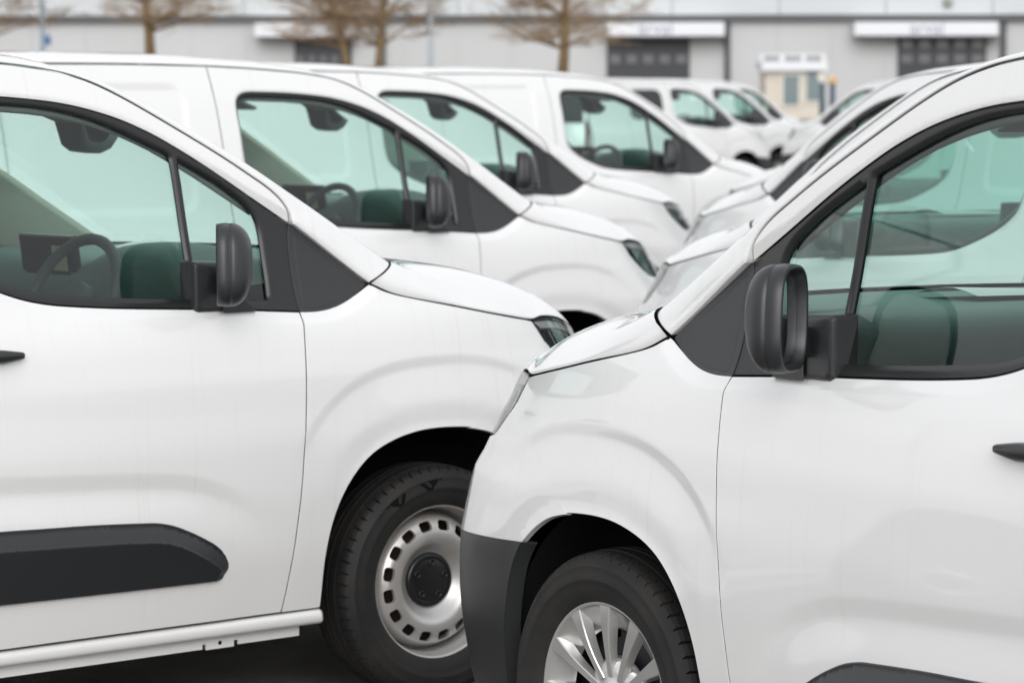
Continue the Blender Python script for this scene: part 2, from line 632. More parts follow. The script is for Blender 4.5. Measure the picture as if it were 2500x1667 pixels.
def loft(name, rows, m, parent, flip=False, closed=False, mirror=False):
    nr, nc = len(rows), len(rows[0])
    v = [tuple(p) for r in rows for p in r]
    f = grid_faces(nr, nc, closed, flip)
    if mirror:
        v = [(p[0], -p[1], p[2]) for p in v]
        f = [q[::-1] for q in f]
    return mk(name, v, f, m, parent)

# the bevel runs round the window and the black corner trim together
FRAME_TOP[-1] = (-.476, 1.066)
FRAME = chain(FRAME_TOP, BLK_LOW[::-1], [(-.230, 1.126), (-.463, 1.289)], step=.012, sig=.010)
SURROUND = chain(FRAME_TOP, [(-.476, 1.066), (-.4755, 1.18), (-.470, 1.272), (-.463, 1.289)], step=.010, sig=.010)
G_MAIN = chain([(-.823, 1.473), (-.921, 1.516), (-1.01, 1.551), (-1.10, 1.577), (-1.19, 1.592), (-1.309, 1.601), (-1.48, 1.607), (-1.53, 1.606), (-1.556, 1.600), (-1.573, 1.584),
                (-1.579, 1.56), (-1.576, 1.48), (-1.568, 1.37), (-1.561, 1.32), (-1.54, 1.270), (-1.48, 1.228), (-1.42, 1.199), (-1.371, 1.179), (-1.329, 1.165), (-1.286, 1.153),
                (-1.242, 1.145), (-1.167, 1.137), (-1.075, 1.129), (-.951, 1.120), (-.80, 1.112)], [(-.80, 1.112), (-.803, 1.21), (-.814, 1.38), (-.823, 1.473)], step=.010, sig=.010)
G_QUART = chain([(-.792, 1.456), (-.68, 1.396), (-.62, 1.357), (-.594, 1.337), (-.574, 1.311), (-.564, 1.28), (-.561, 1.234), (-.561, 1.153), (-.565, 1.10)],
                [(-.565, 1.10), (-.66, 1.104), (-.770, 1.108)], [(-.770, 1.108), (-.774, 1.2), (-.784, 1.36), (-.792, 1.456)], step=.010, sig=.008)

# pillar and roof edge: L is the lower line, S the crest seen from the side
_L = np.vstack([np.linspace((-.228, 1.1285), (-.463, 1.2915), 26)[:-1], smooth_seg(SHUT_TOP, step=.012, sig=.010)[:-1],
                smooth_seg([(-1.702, 1.727), (-2.1, 1.733), (-2.6, 1.733), (-3.0, 1.728), (-3.3, 1.716), (-3.47, 1.70)], step=.04, sig=0)])
_key = [((-.228, 1.1285), (-.115, 1.180)), ((-.463, 1.2915), (-.395, 1.352)), ((-.498, 1.361), (-.455, 1.387)), ((-.572, 1.413), (-.545, 1.441)), ((-.70, 1.489), (-.68, 1.518)),
        ((-.878, 1.585), (-.863, 1.609)), ((-.993, 1.642), (-.982, 1.665)), ((-1.11, 1.680), (-1.103, 1.701)), ((-1.30, 1.705), (-1.30, 1.731)), ((-1.702, 1.727), (-1.702, 1.760)),
        ((-2.6, 1.733), (-2.6, 1.768)), ((-3.3, 1.716), (-3.3, 1.752)), ((-3.47, 1.70), (-3.45, 1.735))]
_Ld = np.concatenate([[0], np.cumsum(np.hypot(*np.diff(_L, axis=0).T))])
_ku = [_Ld[np.argmin(np.hypot(*(_L - np.array(a)).T))] for a, b in _key]
_S = np.stack([np.interp(_Ld, _ku, [b[k] for a, b in _key]) for k in (0, 1)], 1)
_k = np.ones(9) / 9
for c_ in (0, 1):
    _a = np.concatenate([2 * _S[0, c_] - _S[1:5, c_][::-1], _S[:, c_], 2 * _S[-1, c_] - _S[-5:-1, c_][::-1]])
    _S[:, c_] = np.convolve(_a, _k, mode='valid')
_wL = np.interp(_L[:, 1], _zz, _ww) + .001 - .012 * sstep(-.45, -.23, _L[:, 0])
_wU = _wL - (.072 + .01 * sstep(-.9, -1.3, _L[:, 0]))
I_WS = int(np.argmin(np.abs(_S[:, 0] + .925)))        # station where the windscreen ends and the roof begins
ZC_X = np.array([-3.5, -3.45, -3.0, -2.2, -1.7, -1.3, -1.0, -.80])
ZC_Z = np.array([1.755, 1.76, 1.783, 1.788, 1.782, 1.766, 1.737, 1.692])


def ws_row(i, q):
    """windscreen at station i, q = |y| / edge half width"""
    f = (_S[i, 0] - _S[0, 0]) / (_S[I_WS, 0] - _S[0, 0])
    xc, zc = .12 + (-.80 - .12) * f, 1.186 + (1.692 - 1.186) * f
    return (_S[i, 0] + (xc - _S[i, 0]) * (1 - q * q), _wU[i] * q, _S[i, 1] + (zc - _S[i, 1]) * (1 - q * q) - .002)


def tyre_mesh():
    prof = [(.200, .066), (.207, .079), (.222, .090), (.240, .0965), (.252, .0985), (.2535, .1000), (.2560, .0998), (.268, .1000), (.281, .0960), (.2825, .0968), (.285, .0945), (.292, .0895)]
    shoulder = [(.2975, .0845), (.3035, .079), (.308, .070), (.3105, .058)]
    crown = [(.3115, .050), (.3115, .0485), (.304, .0480), (.304, .0400), (.3125, .0395), (.3135, .018), (.3135, .0165), (.306, .016), (.306, .006), (.3138, .0055), (.3138, 0.0)]
    half = [(r, y, 0) for r, y in prof] + [(r, y, 1) for r, y in shoulder] + [(r, y, 0) for r, y in crown]
    full = half + [(r, -y, g) for r, y, g in half[:-1][::-1]]
    NB = 62; sub = 5
    n = NB * sub
    rows = []
    for k in range(n):
        ph = k % sub
        b = k // sub
        a = 2 * math.pi * (b + (0, .05, .5, .80, .86)[ph]) / NB
        groove = 1.0 if ph in (4,) else 0.0
        row = []
        for r, y, g in full:
            aa = a + (.05 * (abs(y) - .06) * 10 if g else 0) + (.03 if abs(y) < .058 else 0)
            rr = r - (.009 * groove if g and abs(y) < .082 else 0)
            row.append((rr * math.sin(aa), y, rr * math.cos(aa)))
        rows.append(row)
    nc = len(full)
    v = [p for r in rows for p in r]
    f = []
    for i in range(n):
        for j in range(nc - 1):
            a, b = i * nc + j, i * nc + j + 1
            c, d = ((i + 1) % n) * nc + j + 1, ((i + 1) % n) * nc + j
            f.append((a, d, c, b))
    me = bpy.data.meshes.new('tyre')
    me.from_pydata(v, [], f); me.update()
    nh = len(prof)
    me.polygons.foreach_set('use_smooth', [not (nh - 1 <= k % (nc - 1) <= nc - 1 - nh) for k in range(len(me.polygons))])
    me.materials.append(M['tyre'])
    return me


def lathe_mesh(name, prof, m, n=96, cut=None):
    """prof: (r, y) list; cut(a, j) drops faces"""
    v = []; f = []
    nc = len(prof)
    for k in range(n):
        a = 2 * math.pi * k / n
        for r, y in prof:
            v.append((r * math.sin(a), y, r * math.cos(a)))
    for k in range(n):
        for j in range(nc - 1):
            if cut and cut(k, j): continue
            a, b = k * nc + j, k * nc + j + 1
            c, d = ((k + 1) % n) * nc + j + 1, ((k + 1) % n) * nc + j
            f.append((a, d, c, b))
    me = bpy.data.meshes.new(name)
    me.from_pydata(v, [], f); me.update()
    me.polygons.foreach_set('use_smooth', [True] * len(me.polygons))
    me.materials.append(m)
    return me


def steel_disc_mesh():
    """pressed wheel disc with a ring of rounded vent holes, y outward"""
    NH = 16
    r0, r1 = .139, .163
    bx = []
    def yd(r):
        return float(np.interp(r, [.055, .066, .078, .092, .104, .116, .130, .150, .168, .177, .1825],
                               [.022, .023, .029, .043, .057, .0645, .0650, .0600, .048, .030, .004]))
    loops = []
    outer = [(.1825 * math.cos(t), .1825 * math.sin(t)) for t in np.linspace(0, 2 * math.pi, 128, endpoint=False)]
    inner = [(.056 * math.cos(t), .056 * math.sin(t)) for t in np.linspace(0, 2 * math.pi, 64, endpoint=False)][::-1]
    loops += [np.array(outer), np.array(inner)]
    for k in range(NH):
        a = 2 * math.pi * (k + .5) / NH
        ca, sa = math.cos(a), math.sin(a)
        pts = []
        for t in np.linspace(0, 2 * math.pi, 20, endpoint=False):
            cx, sx_ = math.cos(t), math.sin(t)
            u = math.copysign(abs(cx) ** .55, cx) * .0135 + .1505
            w_ = math.copysign(abs(sx_) ** .55, sx_) * .0190
            pts.append((u * ca - w_ * sa, u * sa + w_ * ca))
        loops.append(np.array(pts)[::-1])
    bnd = np.vstack(loops)
    G = []
    for r in np.arange(.062, .1805, .0055):
        n = int(2 * math.pi * r / .007)
        G += [(r * math.cos(2 * math.pi * (i + .5 * (int(r * 1e4) % 2)) / n), r * math.sin(2 * math.pi * (i + .5 * (int(r * 1e4) % 2)) / n)) for i in range(n)]
    G = np.array(G)
    dm = np.full(len(G), 9.)
    ok = np.ones(len(G), bool)
    for l in loops[2:]:
        ok &= ~inside(G, l)
        dm = np.minimum(dm, dist_poly(G, l))
    G = G[ok & (dm > .002)]
    ed = []; k = 0
    for l in loops:
        ed += [(k + i, k + (i + 1) % len(l)) for i in range(len(l))]; k += len(l)
    vc, _, fc, _, _, _ = delaunay_2d_cdt([Vector(p) for p in np.vstack([bnd, G])], ed, [], 0, 1e-7)
    V2 = np.array([(p.x, p.y) for p in vc])
    T = np.array([tuple(t) for t in fc if len(t) == 3])
    cen = V2[T].mean(1)
    ok = (np.hypot(*cen.T) > .0558)
    for l in loops[2:]: ok &= ~inside(cen, l)
    T = T[ok]
    V = [(p[0], yd(math.hypot(*p)), p[1]) for p in V2]
    F = []
    for t in T:
        a, b, c = (np.array(V[i]) for i in t)
        F.append(tuple(t) if np.cross(b - a, c - a)[1] > 0 else tuple(t[::-1]))
    # turned-in edges of the holes
    for l in loops[2:]:
        k = len(V); n = len(l)
        for p in l: V.append((p[0], yd(math.hypot(*p)), p[1]))
        for p in l: V.append((p[0] * .997, yd(math.hypot(*p)) - .010, p[1] * .997))
        for i in range(n): F.append((k + i, k + n + i, k + n + (i + 1) % n, k + (i + 1) % n))
    me = bpy.data.meshes.new('wheel')
    me.from_pydata([tuple(map(float, p)) for p in V], [], [tuple(map(int, q)) for q in F]); me.update()
    me.polygons.foreach_set('use_smooth', [True] * len(me.polygons))
    me.materials.append(M['steel'])
    return me


def rim_ring_mesh(name='rim'):
    prof = [(.199, .060), (.2055, .0655), (.2085, .0715), (.2085, .0755), (.2055, .0775), (.2015, .0745), (.1992, .0665), (.1985, .058), (.1972, .050), (.1945, .044), (.1935, .034),
            (.1925, .012), (.1900, -.01), (.181, -.02)]
    return lathe_mesh(name, prof, M['steel'], 128)


def cover_meshes():
    """silver multi-spoke wheel cover: outer ring, dished rim, paired spokes running into a V at the hub"""
    ring = lathe_mesh('wheel', [(.2105, .062), (.2125, .072), (.2105, .0785), (.2060, .0795), (.2015, .0770), (.196, .0705), (.1935, .060)], M['silver'], 128)
    mb = MB()
    ns = 12
    def sect(r, a, w, y, dep, skew=0.0):
        ca, sa = math.cos(a), math.sin(a)
        out = []
        for (u, yy) in ((-w, y - dep), (-w * .80, y - .0022), (-w * .66, y), (w * .66, y), (w * .80, y - .0022), (w, y - dep)):
            out.append((r * ca - u * sa, yy, r * sa + u * ca))
        return out
    for k in range(ns):
        a0 = 2 * math.pi * k / ns
        lean = .05 * math.sin(k * 2.1)
        rows = []
        for t in np.linspace(0, 1, 9):
            r = .052 + (.202 - .052) * t
            a = a0 + lean * (1 - t) ** 1.3
            w = .0100 + .0130 * max(0, (t - .30) / .70) ** 1.5
            y = .060 + .0165 * math.sin(min(1, t * 1.1) * math.pi * .5)
            rows.append(sect(r, a, w, y, .016 + .012 * t))
        v = [p for r in rows for p in r]
        mb.add(v, grid_faces(len(rows), 6, flip=True))
    spokes = bpy.data.meshes.new('spokes')
    spokes.from_pydata(mb.v, [], mb.f); spokes.update()
    spokes.materials.append(M['silver'])
    # outer dish between the spokes, then open slots onto the dark wheel behind
    dish = lathe_mesh('dish', [(.1985, .0755), (.193, .0690), (.184, .060), (.172, .051), (.156, .043), (.150, .036)], M['silver'], 112, None)
    hub = lathe_mesh('hub_cap', [(.094, .030), (.090, .044), (.080, .0530), (.060, .0580), (.040, .0590), (.036, .0625), (.031, .0650), (.0005, .066)], M['silver'], 64)
    back = lathe_mesh('brake_disc', [(.176, .004), (.13, .010), (.09, .012), (.05, .014)], mat('black_wheel_disc', (.018, .019, .022), rough=.45), 64,
                      lambda k, j: j == 0 and (k % 8) in (2, 3, 4))
    inner = lathe_mesh('rim', [(.208, .066), (.205, .070), (.199, .066), (.196, .045), (.19, .02), (.184, -.07)], M['trim'], 96)
    return ring, spokes, dish, hub, back, inner


ME = {}
ME['tyre'] = tyre_mesh()
ME['disc'] = steel_disc_mesh()
ME['rim'] = rim_ring_mesh()
ME['cap'] = lathe_mesh('hub_cap', [(.075, .012), (.074, .030), (.070, .0365), (.062, .0385), (.0585, .0360), (.055, .0375), (.040, .0395), (.0005, .0400)], M['trim'], 72)
ME['bolt'] = lathe_mesh('wheel_bolt', [(.0105, .036), (.0103, .0415), (.0085, .0435), (.0065, .0425), (.0062, .0375), (.0005, .0375)], M['trim'], 18)
ME['drum'] = lathe_mesh('brake_disc', [(.184, -.02), (.13, .0), (.06, .004), (.0005, .004)], mat('brown_brake_disc', (.030, .016, .011), rough=.8), 48)
ME['cover'] = cover_meshes()


def inst(name, me, parent, loc=(0, 0, 0)):
    o = bpy.data.objects.new(name, me)
    COL.objects.link(o)
    o.parent = parent
    o.location = loc
    return o


def sidewall_marks(parent):
    """raised maker's marks on the sidewall: two V strokes with a block and a dot each"""
    def pt(a, r):
        y = float(np.interp(r, [.240, .252, .268, .281, .292], [.0965, .0985, .1000, .0965, .0895])) + .0012
        return (r * math.cos(a), y, r * math.sin(a))
    def quad(c):
        n = 4
        P = []
        for i in range(n):
            for j in range(n):
                u, w_ = i / (n - 1), j / (n - 1)
                a = (c[0][0] * (1 - u) + c[1][0] * u) * (1 - w_) + (c[3][0] * (1 - u) + c[2][0] * u) * w_
                r = (c[0][1] * (1 - u) + c[1][1] * u) * (1 - w_) + (c[3][1] * (1 - u) + c[2][1] * u) * w_
                P.append(pt(R(a), r))
        mb.add(P, grid_faces(n, n))
    for c, s in ((66, -1), (73, 1)):
        mb = MB()
        quad([(c + s * 1.5, .279), (c + s * 4.5, .279), (c + s * 9.0, .253), (c + s * 6.0, .253)])
        quad([(c + s * 6.0, .253), (c + s * 9.5, .2545), (c + s * 10.8, .265), (c + s * 8.0, .262)])
        quad([(c + s * 7.0, .280), (c + s * 14.0, .281), (c + s * 12.5, .268), (c + s * 9.5, .262)])
        quad([(c + s * 14.4, .2805), (c + s * 16.0, .2805), (c + s * 16.0, .2765), (c + s * 14.4, .2765)])
        mb.build('sidewall_mark', M['dark'], parent, smooth=True)


def add_wheels(van, style, steer=0.0):
    for (x, sgn) in ((0, 1), (0, -1), (-2.785, 1), (-2.785, -1)):
        ang = steer if x == 0 else 0
        wsc = 1.01 if style == 'steel' else 1.05
        if style == 'steel':
            w = inst('wheel', ME['disc'], van, (x, sgn * .782, .309 * wsc)); w.scale = (wsc, 1, wsc)
            w.rotation_euler = (0, 0, ang + (0 if sgn > 0 else math.pi))
            inst('tyre', ME['tyre'], w)
            inst('rim', ME['rim'], w)
            inst('hub_cap', ME['cap'], w, (0, 0, 0))
            inst('brake_disc', ME['drum'], w)
            for k in range(5):
                a = 2 * math.pi * (k + .3) / 5
                inst('wheel_bolt', ME['bolt'], w, (.047 * math.cos(a), 0, .047 * math.sin(a)))
            if x == 0: sidewall_marks(w)
        else:
            ring, spokes, dish, hub, back, inner = ME['cover']
            w = inst('wheel', ring, van, (x, sgn * .782, .309 * wsc)); w.scale = (wsc, 1, wsc)
            w.rotation_euler = (0, 0, ang + (0 if sgn > 0 else math.pi))
            inst('tyre', ME['tyre'], w)
            inst('spokes', spokes, w)
            inst('dish', dish, w)
            inst('hub_cap', hub, w)
            inst('brake_disc', back, w)
            inst('rim', inner, w)


def build_van():
    van = empty('delivery_van')
    # ---------------- doors and side panels
    door_o = chain(SHUT_FRONT, FRAME_TOP[::-1], [(-.463, 1.2895)] + SHUT_TOP[1:], SHUT_REAR, [(-1.640, .287), (-1.1, .288), (-.553, .287)])
    # extra points where the pressings bend
    fx = []
    for x in np.arange(-1.66, -.60, .016):
        zc = np.interp(x, CREASE[:, 0], CREASE[:, 1])
        fx += [(x, zc - d) for d in (-.011, -.004, .002, .009, .019, .029, .037, .044, .055, .07)]
    sh = np.array(FRAME)
    _, no = outward2(sh if area(sh) > 0 else sh[::-1])
    shp = sh if area(sh) > 0 else sh[::-1]
    for d in (.006, .0115, .0135, .021, .0275, .0305, .036):
        fx += [tuple(p) for p in shp + no * d]
    fx = np.array(fx)
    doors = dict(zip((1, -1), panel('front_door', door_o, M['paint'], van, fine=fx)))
    panel('door_card', door_o, M['dark_in'], doors, off=-.040, gap=.012, depth=.004, step=.05)

    def ring_off(s, z):
        P = np.stack([s, z], 1)
        d = np.minimum(dist_poly(P, G_MAIN), dist_poly(P, G_QUART))
        return -.0015 - .010 * (1 - np.clip(d / .020, 0, 1)) ** 2
    wf = []
    for gp in (G_MAIN, G_QUART):
        gp = gp if area(gp) > 0 else gp[::-1]
        _, no_ = outward2(gp)
        for d in (.0035, .007, .0105, .014, .018):
            wf += [tuple(p) for p in gp + no_ * d]
    panel('window_frame', SURROUND, M['trim'], doors, holes=[G_MAIN, G_QUART], gap=.0008, depth=.02, step=.03, off=ring_off, edge=.0012, fine=np.array(wf))
    panel('window_glass', G_MAIN, M['glass'], doors, gap=-.006, depth=.003, step=.05, off=-.017, edge=.0005, gap_shade=False)
    panel('quarter_glass', G_QUART, M['glass'], doors, gap=-.006, depth=.003, step=.05, off=-.017, edge=.0005, gap_shade=False)

    fend_o = to_sz(chain(ARCH, SEAM, HL_REAR, BONNET, BLK_LOW, SHUT_FRONT[::-1], [(-.553, .287), (-.424, .287)]))
    ff = []
    for a in np.arange(R(25), R(155), .020):
        for e in [1 - q_ / .6 for q_ in (-.012, -.005, 0, .005, .012, .019, .0255, .032, .042, .055, .07, .085, .10, .12, .14, .16, .18, .20, .22)]:
            ca, sa = math.cos(a), math.sin(a)
            rr = e / ((abs(ca) / .58) ** 2.6 + (abs(sa) / .62) ** 2.6) ** (1 / 2.6)
            ff.append((s_of(-.03 + rr * ca, .31 + rr * sa) if -.03 + rr * ca < .6 else .9, .31 + rr * sa))
    ff = np.vstack([np.array(ff), [p for p in fx if p[0] > -.56]])
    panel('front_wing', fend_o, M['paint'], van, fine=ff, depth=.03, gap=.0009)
    tri_o = chain(BLK_LOW, [(-.476, 1.066), (-.4755, 1.18), (-.470, 1.272), (-.463, 1.289)], [(-.463, 1.289), (-.230, 1.126)])
    tri_i = chain([(-.248, 1.1265), (-.30, 1.098), (-.357, 1.0795), (-.40, 1.0725), (-.458, 1.071)], [(-.458, 1.071), (-.4565, 1.18), (-.4525, 1.268)], [(-.4525, 1.268), (-.248, 1.1265)], sig=.006)
    panel('corner_trim_border', tri_o, M['plastic'], van, holes=[tri_i], gap=-.0006, depth=.01, step=.01, off=.001, edge=.0015)
    panel('corner_trim', tri_i, M['plastic'], van, gap=.0006, depth=.01, step=.02, off=.001, edge=.0015)

    aR = [(-2.785 + .40 * math.cos(t), .335 + .40 * math.sin(t)) for t in np.linspace(R(-7), R(187), 26)]
    mid = (-2.60, aR[8][1])
    i_s = min(range(len(aR)), key=lambda i: abs(aR[i][0] + 2.60) + (0 if aR[i][1] > .5 else 9))
    slide_o = chain(SHUT_REAR[::-1], [(-1.702, 1.726), (-2.1, 1.7325), (-2.66, 1.7325)], [(-2.66, 1.7325), (-2.645, 1.3), (-2.63, 1.0), (-2.61, .8), aR[i_s]], aR[i_s::-1], [aR[0], (-1.640, .287)])
    sfx = np.array([p for p in ([(x, np.interp(x, CREASE[:, 0], CREASE[:, 1]) - d) for x in np.arange(-2.3, -1.6, .02) for d in (-.01, .006, .02, .036, .05)])])
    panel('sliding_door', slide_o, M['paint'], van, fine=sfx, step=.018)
    quart_o = chain([(-2.66, 1.7325), (-3.0, 1.728), (-3.3, 1.716), (-3.47, 1.70)], [(-3.47, 1.70), (-3.485, 1.2), (-3.49, .8), (-3.485, .45)], [(-3.485, .45), aR[-1]], aR[:i_s - 1:-1],
                    [aR[i_s], (-2.61, .8), (-2.63, 1.0), (-2.645, 1.3), (-2.66, 1.7325)])
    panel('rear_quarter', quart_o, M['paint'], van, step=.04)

    # ---------------- sill with its welded flange
    for sg in (1, -1):
        rows = []
        xs = list(np.linspace(-2.37, -.424, 30))
        for x in xs:
            e = .004 if x > -.428 else 0
            rows.append([(x - e, sg * w_, z_) for w_, z_ in ((.84, .2840), (.866, .2838), (.8765, .2795), (.8815, .270), (.8815, .256), (.874, .2475), (.862, .2445), (.848, .2445))])
        o = loft('sill', rows, M['paint'], van, flip=(sg > 0))
        mb = MB()
        prev = -2.37
        y = sg * .846
        for (a, b, zt) in ((-2.37, -.790, .216), (-.790, -.778, .228), (-.778, -.690, .213), (-.690, -.676, .229), (-.676, -.478, .217)):
            mb.box(((a + b) / 2, y, (zt + .2455) / 2), (b - a - .0004, .006, .2455 - zt))
        mb.build('sill_flange', M['paint'], o)
        mb = MB(); mb.tube([(-.735, sg * .8485, .227), (-.735, sg * .8500, .227)], .0055, 12)
        mb.build('drain_hole', M['dark'], o)
        # front end of the sill
        mk('sill_end', [(-.424, sg * w_, z_) for w_, z_ in ((.84, .2840), (.866, .2838), (.8765, .2795), (.8815, .270), (.8815, .256), (.874, .2475), (.862, .2445), (.848, .2445))],
           [tuple(range(8)) if sg < 0 else tuple(range(7, -1, -1))], M['paint'], o, smooth=False)

    # ---------------- pillar / roof edge strips, windscreen, roof
    n = len(_L)
    for sg in (1, -1):
        rows = []
        for i in range(n):
            r = [(_L[i, 0], _wL[i] - .022, _L[i, 1] + .0028), (_L[i, 0], _wL[i] - .0015, _L[i, 1] + .0024)]
            for v in np.linspace(0, 1, 9):
                a = v * math.pi / 2
                r.append((_L[i, 0] + (_S[i, 0] - _L[i, 0]) * math.sin(a), _wL[i] - (_wL[i] - _wU[i]) * (1 - math.cos(a)), max(_L[i, 1] + .0036, 0) + (_S[i, 1] - _L[i, 1] - .0036) * math.sin(a)))
            rows.append(r)
        loft('roof_pillar', rows, M['paint'], van, flip=False, mirror=(sg < 0))
        rows = []
        for i in range(0, I_WS + 1, 2):
            c = ws_row(i, .80); d = ws_row(i, .985)
            rows.append([(_L[i, 0] - .03, _wL[i] - .05, _L[i, 1] - .055), (_L[i, 0] + .005, _wL[i] - .045, _L[i, 1] - .004), (_S[i, 0] - .012, _wU[i] - .016, _S[i, 1] - .022), (c[0] - .010, c[1], c[2] - .014), (c[0] - .022, c[1] + .012, c[2] - .026), (_L[i, 0] - .018, _wL[i] - .070, _L[i, 1] - .018)])
        loft('pillar_trim', rows, M['beige'], van, flip=True, mirror=(sg < 0))
    rows = []
    for i in range(0, I_WS + 1, 2):
        rows.append([(p[0], s_ * p[1], p[2]) for s_, q in [(1, q) for q in np.linspace(.995, 0, 13)] + [(-1, q) for q in np.linspace(0, .995, 13)[1:]] for p in [ws_row(i, q)]])
    loft('windscreen', rows, M['glass'], van, flip=False)
    rows = []
    for i in range(I_WS, n):
        xU, wU, zU = _S[i, 0], _wU[i], _S[i, 1]
        xc = xU + .125 * (1 - sstep(-.93, -1.35, xU))
        zc = np.interp(xc, ZC_X, ZC_Z)
        r = []
        for y in np.linspace(1, -1, 33):
            q = abs(y)
            r.append((xU + (xc - xU) * (1 - q * q), wU * y * .9985, zU + (zc - zU) * (1 - q ** 2.4) - .0035 * math.exp(-((q - .985) / .012) ** 2)))
        rows.append(r)
    loft('roof', rows, M['paint'], van)
    rows = []
    for i in range(I_WS - 2, n):
        xU, wU, zU = _S[i, 0], _wU[i], _S[i, 1]
        if xU < -1.85: break
        xc = xU + .125 * (1 - sstep(-.93, -1.35, xU))
        zc = np.interp(xc, ZC_X, ZC_Z)
        k = .025 if i == I_WS - 2 else .062
        rows.append([(xU + (xc - xU) * (1 - y * y), (wU - .01) * y, zU + (zc - zU) * (1 - abs(y) ** 2.4) - k) for y in np.linspace(1, -1, 17)])
    loft('headliner', rows, M['liner_roof'], van, flip=True)

    # ---------------- bonnet
    Ex = np.array([-.228, -.14, .045, .16, .27, .378, .45, .56, .68]); Ez = np.array([1.1300, 1.0968, 1.0612, 1.0392, 1.0203, 1.0045, 1.0085, .996, .966])
    Cx = np.array([.135, .20, .33, .43, .53, .62, .68, .755, .825]); Cz = np.array([1.188, 1.174, 1.148, 1.128, 1.105, 1.080, 1.058, 1.018, .963])
    u = np.concatenate([[0], np.cumsum(np.hypot(np.diff(Ex), np.diff(Ez)))]); U = np.linspace(0, u[-1], 56)
    def sm(a):
        b = catmull(np.stack([u, a], 1), 12); b = np.array(b); return np.interp(U, b[:, 0], b[:, 1])
    ex, ez, cx, cz = sm(Ex), sm(Ez), sm(Cx), sm(Cz)
    def rear_edge(w_):
        if w_ > .768:
            c_ = max(0., 1 - (.8405 - w_) / .0725); sa = math.sqrt(max(0., 1 - c_ * c_))
            return -.2272 + .113 * sa, 1.1290 + .0520 * sa
        q = w_ / .768
        return -.1142 + .232 * (1 - q * q), 1.1810 + .006 * (1 - q * q)
    rows = []
    shade_l = []
    for i in range(len(U)):
        s_ = s_of(ex[i], min(ez[i], 1.0)) if ex[i] > X0 else ex[i]
        x_, w_ = base_pt(s_of(ex[i], ez[i]), ez[i]); w_ = float(w_) - .001
        fr_ = i / (len(U) - 1)
        pw = 7.0 - 3.4 * sstep(.3, 1, fr_)
        fd = 1 - sstep(0, .38, fr_)
        half = []
        vv = np.concatenate([np.linspace(0, .1, 11), np.linspace(.1, .3, 10)[1:], np.linspace(.3, 1, 12)[1:]])
        for v in vv:
            g = 1 - (1 - v) ** pw
            gx_ = 1 - (1 - v) ** 4
            rx_, rz_ = rear_edge(.8405 * (1 - v))
            ox_ = rx_ - (ex[0] + (cx[0] - ex[0]) * gx_); oz_ = rz_ - (ez[0] + (cz[0] - ez[0]) * (1 - (1 - v) ** 7.0))
            half.append((ex[i] + (cx[i] - ex[i]) * gx_ + ox_ * fd, w_ * (1 - v), ez[i] + (cz[i] - ez[i]) * g + oz_ * fd))
        left = [(half[0][0], half[0][1] - .0012, half[0][2] - .0012)] + half
        shade_l.append((half[0][0], half[0][1] - .010, half[0][2] - .006))
        rows.append(left + [(p[0], -p[1], p[2]) for p in left[:-1][::-1]])
    o = loft('bonnet', rows, M['paint'], van, flip=True)
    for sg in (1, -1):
        mb = MB(); mb.tube([(p[0], sg * p[1], p[2]) for p in shade_l], .0070, 6); mb.build('bonnet_gap_shade', M['dark'], o, smooth=True)  # black tube added as the shade in the gap below the bonnet edge
    nr, nc = len(rows), len(rows[0])
    # cowl below the windscreen
    rows = []
    for q in np.linspace(-1, 1, 25):
        p = ws_row(1, abs(q))
        y = math.copysign(p[1], q)
        rows.append([(p[0] + .002, y * .95, p[2] - .006), (p[0] + .02, y * .95, p[2] - .018), (p[0] + .05, y * .93, p[2] - .05)])
    loft('cowl', rows, M['trim'], van, flip=True)
    mb = MB()
    mb.box((.18, 0, .82), (.75, 1.34, .30)); mb.box((-.13, 0, 1.0), (.30, 1.42, .10)); mb.box((-1.3, 0, .34), (4.1, 1.16, .22)); mb.box((.25, 0, .35), (.75, 1.1, .25))
    mb.build('underbody', M['dark'], van)
    for sg in (1, -1):
        for xc_ in (0, -2.785):
            rows = []
            for t in np.linspace(R(-12), R(192), 26):
                rr = .425 if xc_ == 0 else .412
                ct, st = math.cos(t), math.sin(t)
                rx = rr + (.03 * max(0, -ct) if xc_ == 0 else 0)
                rows.append([(xc_ - .02 * (xc_ == 0) + rx * ct, sg * .845, .325 + rr * st), (xc_ - .02 * (xc_ == 0) + (rx + .005) * ct, sg * .70, .325 + (rr + .004) * st), (xc_ + rx * ct, sg * .56, .325 + rr * st), (xc_, sg * .56, .33)])
            loft('arch_liner', rows, M['liner'], van, flip=(sg < 0))
    low_o = np.array([(-.43, .262), (-.43, 1.0), (-2.36, 1.0), (-2.36, .262)])
    panel('inner_side', resamp(np.vstack([low_o, low_o[:1]]), .05)[:-1], M['dark'], van, off=-.060, gap=0, depth=.002, step=.12)

    # ---------------- bumper, headlamps, grille
    E_ = S_END - .0015
    line = [(s_of(.260, .647), .647), (s_of(.404, .639), .639), (s_of(.542, .632), .632), (s_of(.643, .626), .626), (s_of(.78, .615), .615), (E_, .60)]
    seam_s = [tuple(p) for p in to_sz(SEAM)]
    arch_s = [tuple(p) for p in to_sz(ARCH2)]
    tip = (s_of(.545, .850), .850)
    wb = chain(arch_s, line, [(E_, .60), (E_, .80)], [(E_, .80), (s_of(.74, .825), .825), tip], [tip, (s_of(.50, .876), .876), (s_of(.452, .908), .908), seam_s[-1]], seam_s[::-1])
    panel('front_bumper', wb, M['paint'], van, gap=-.0006, depth=.012, step=.022, gap_shade=False)
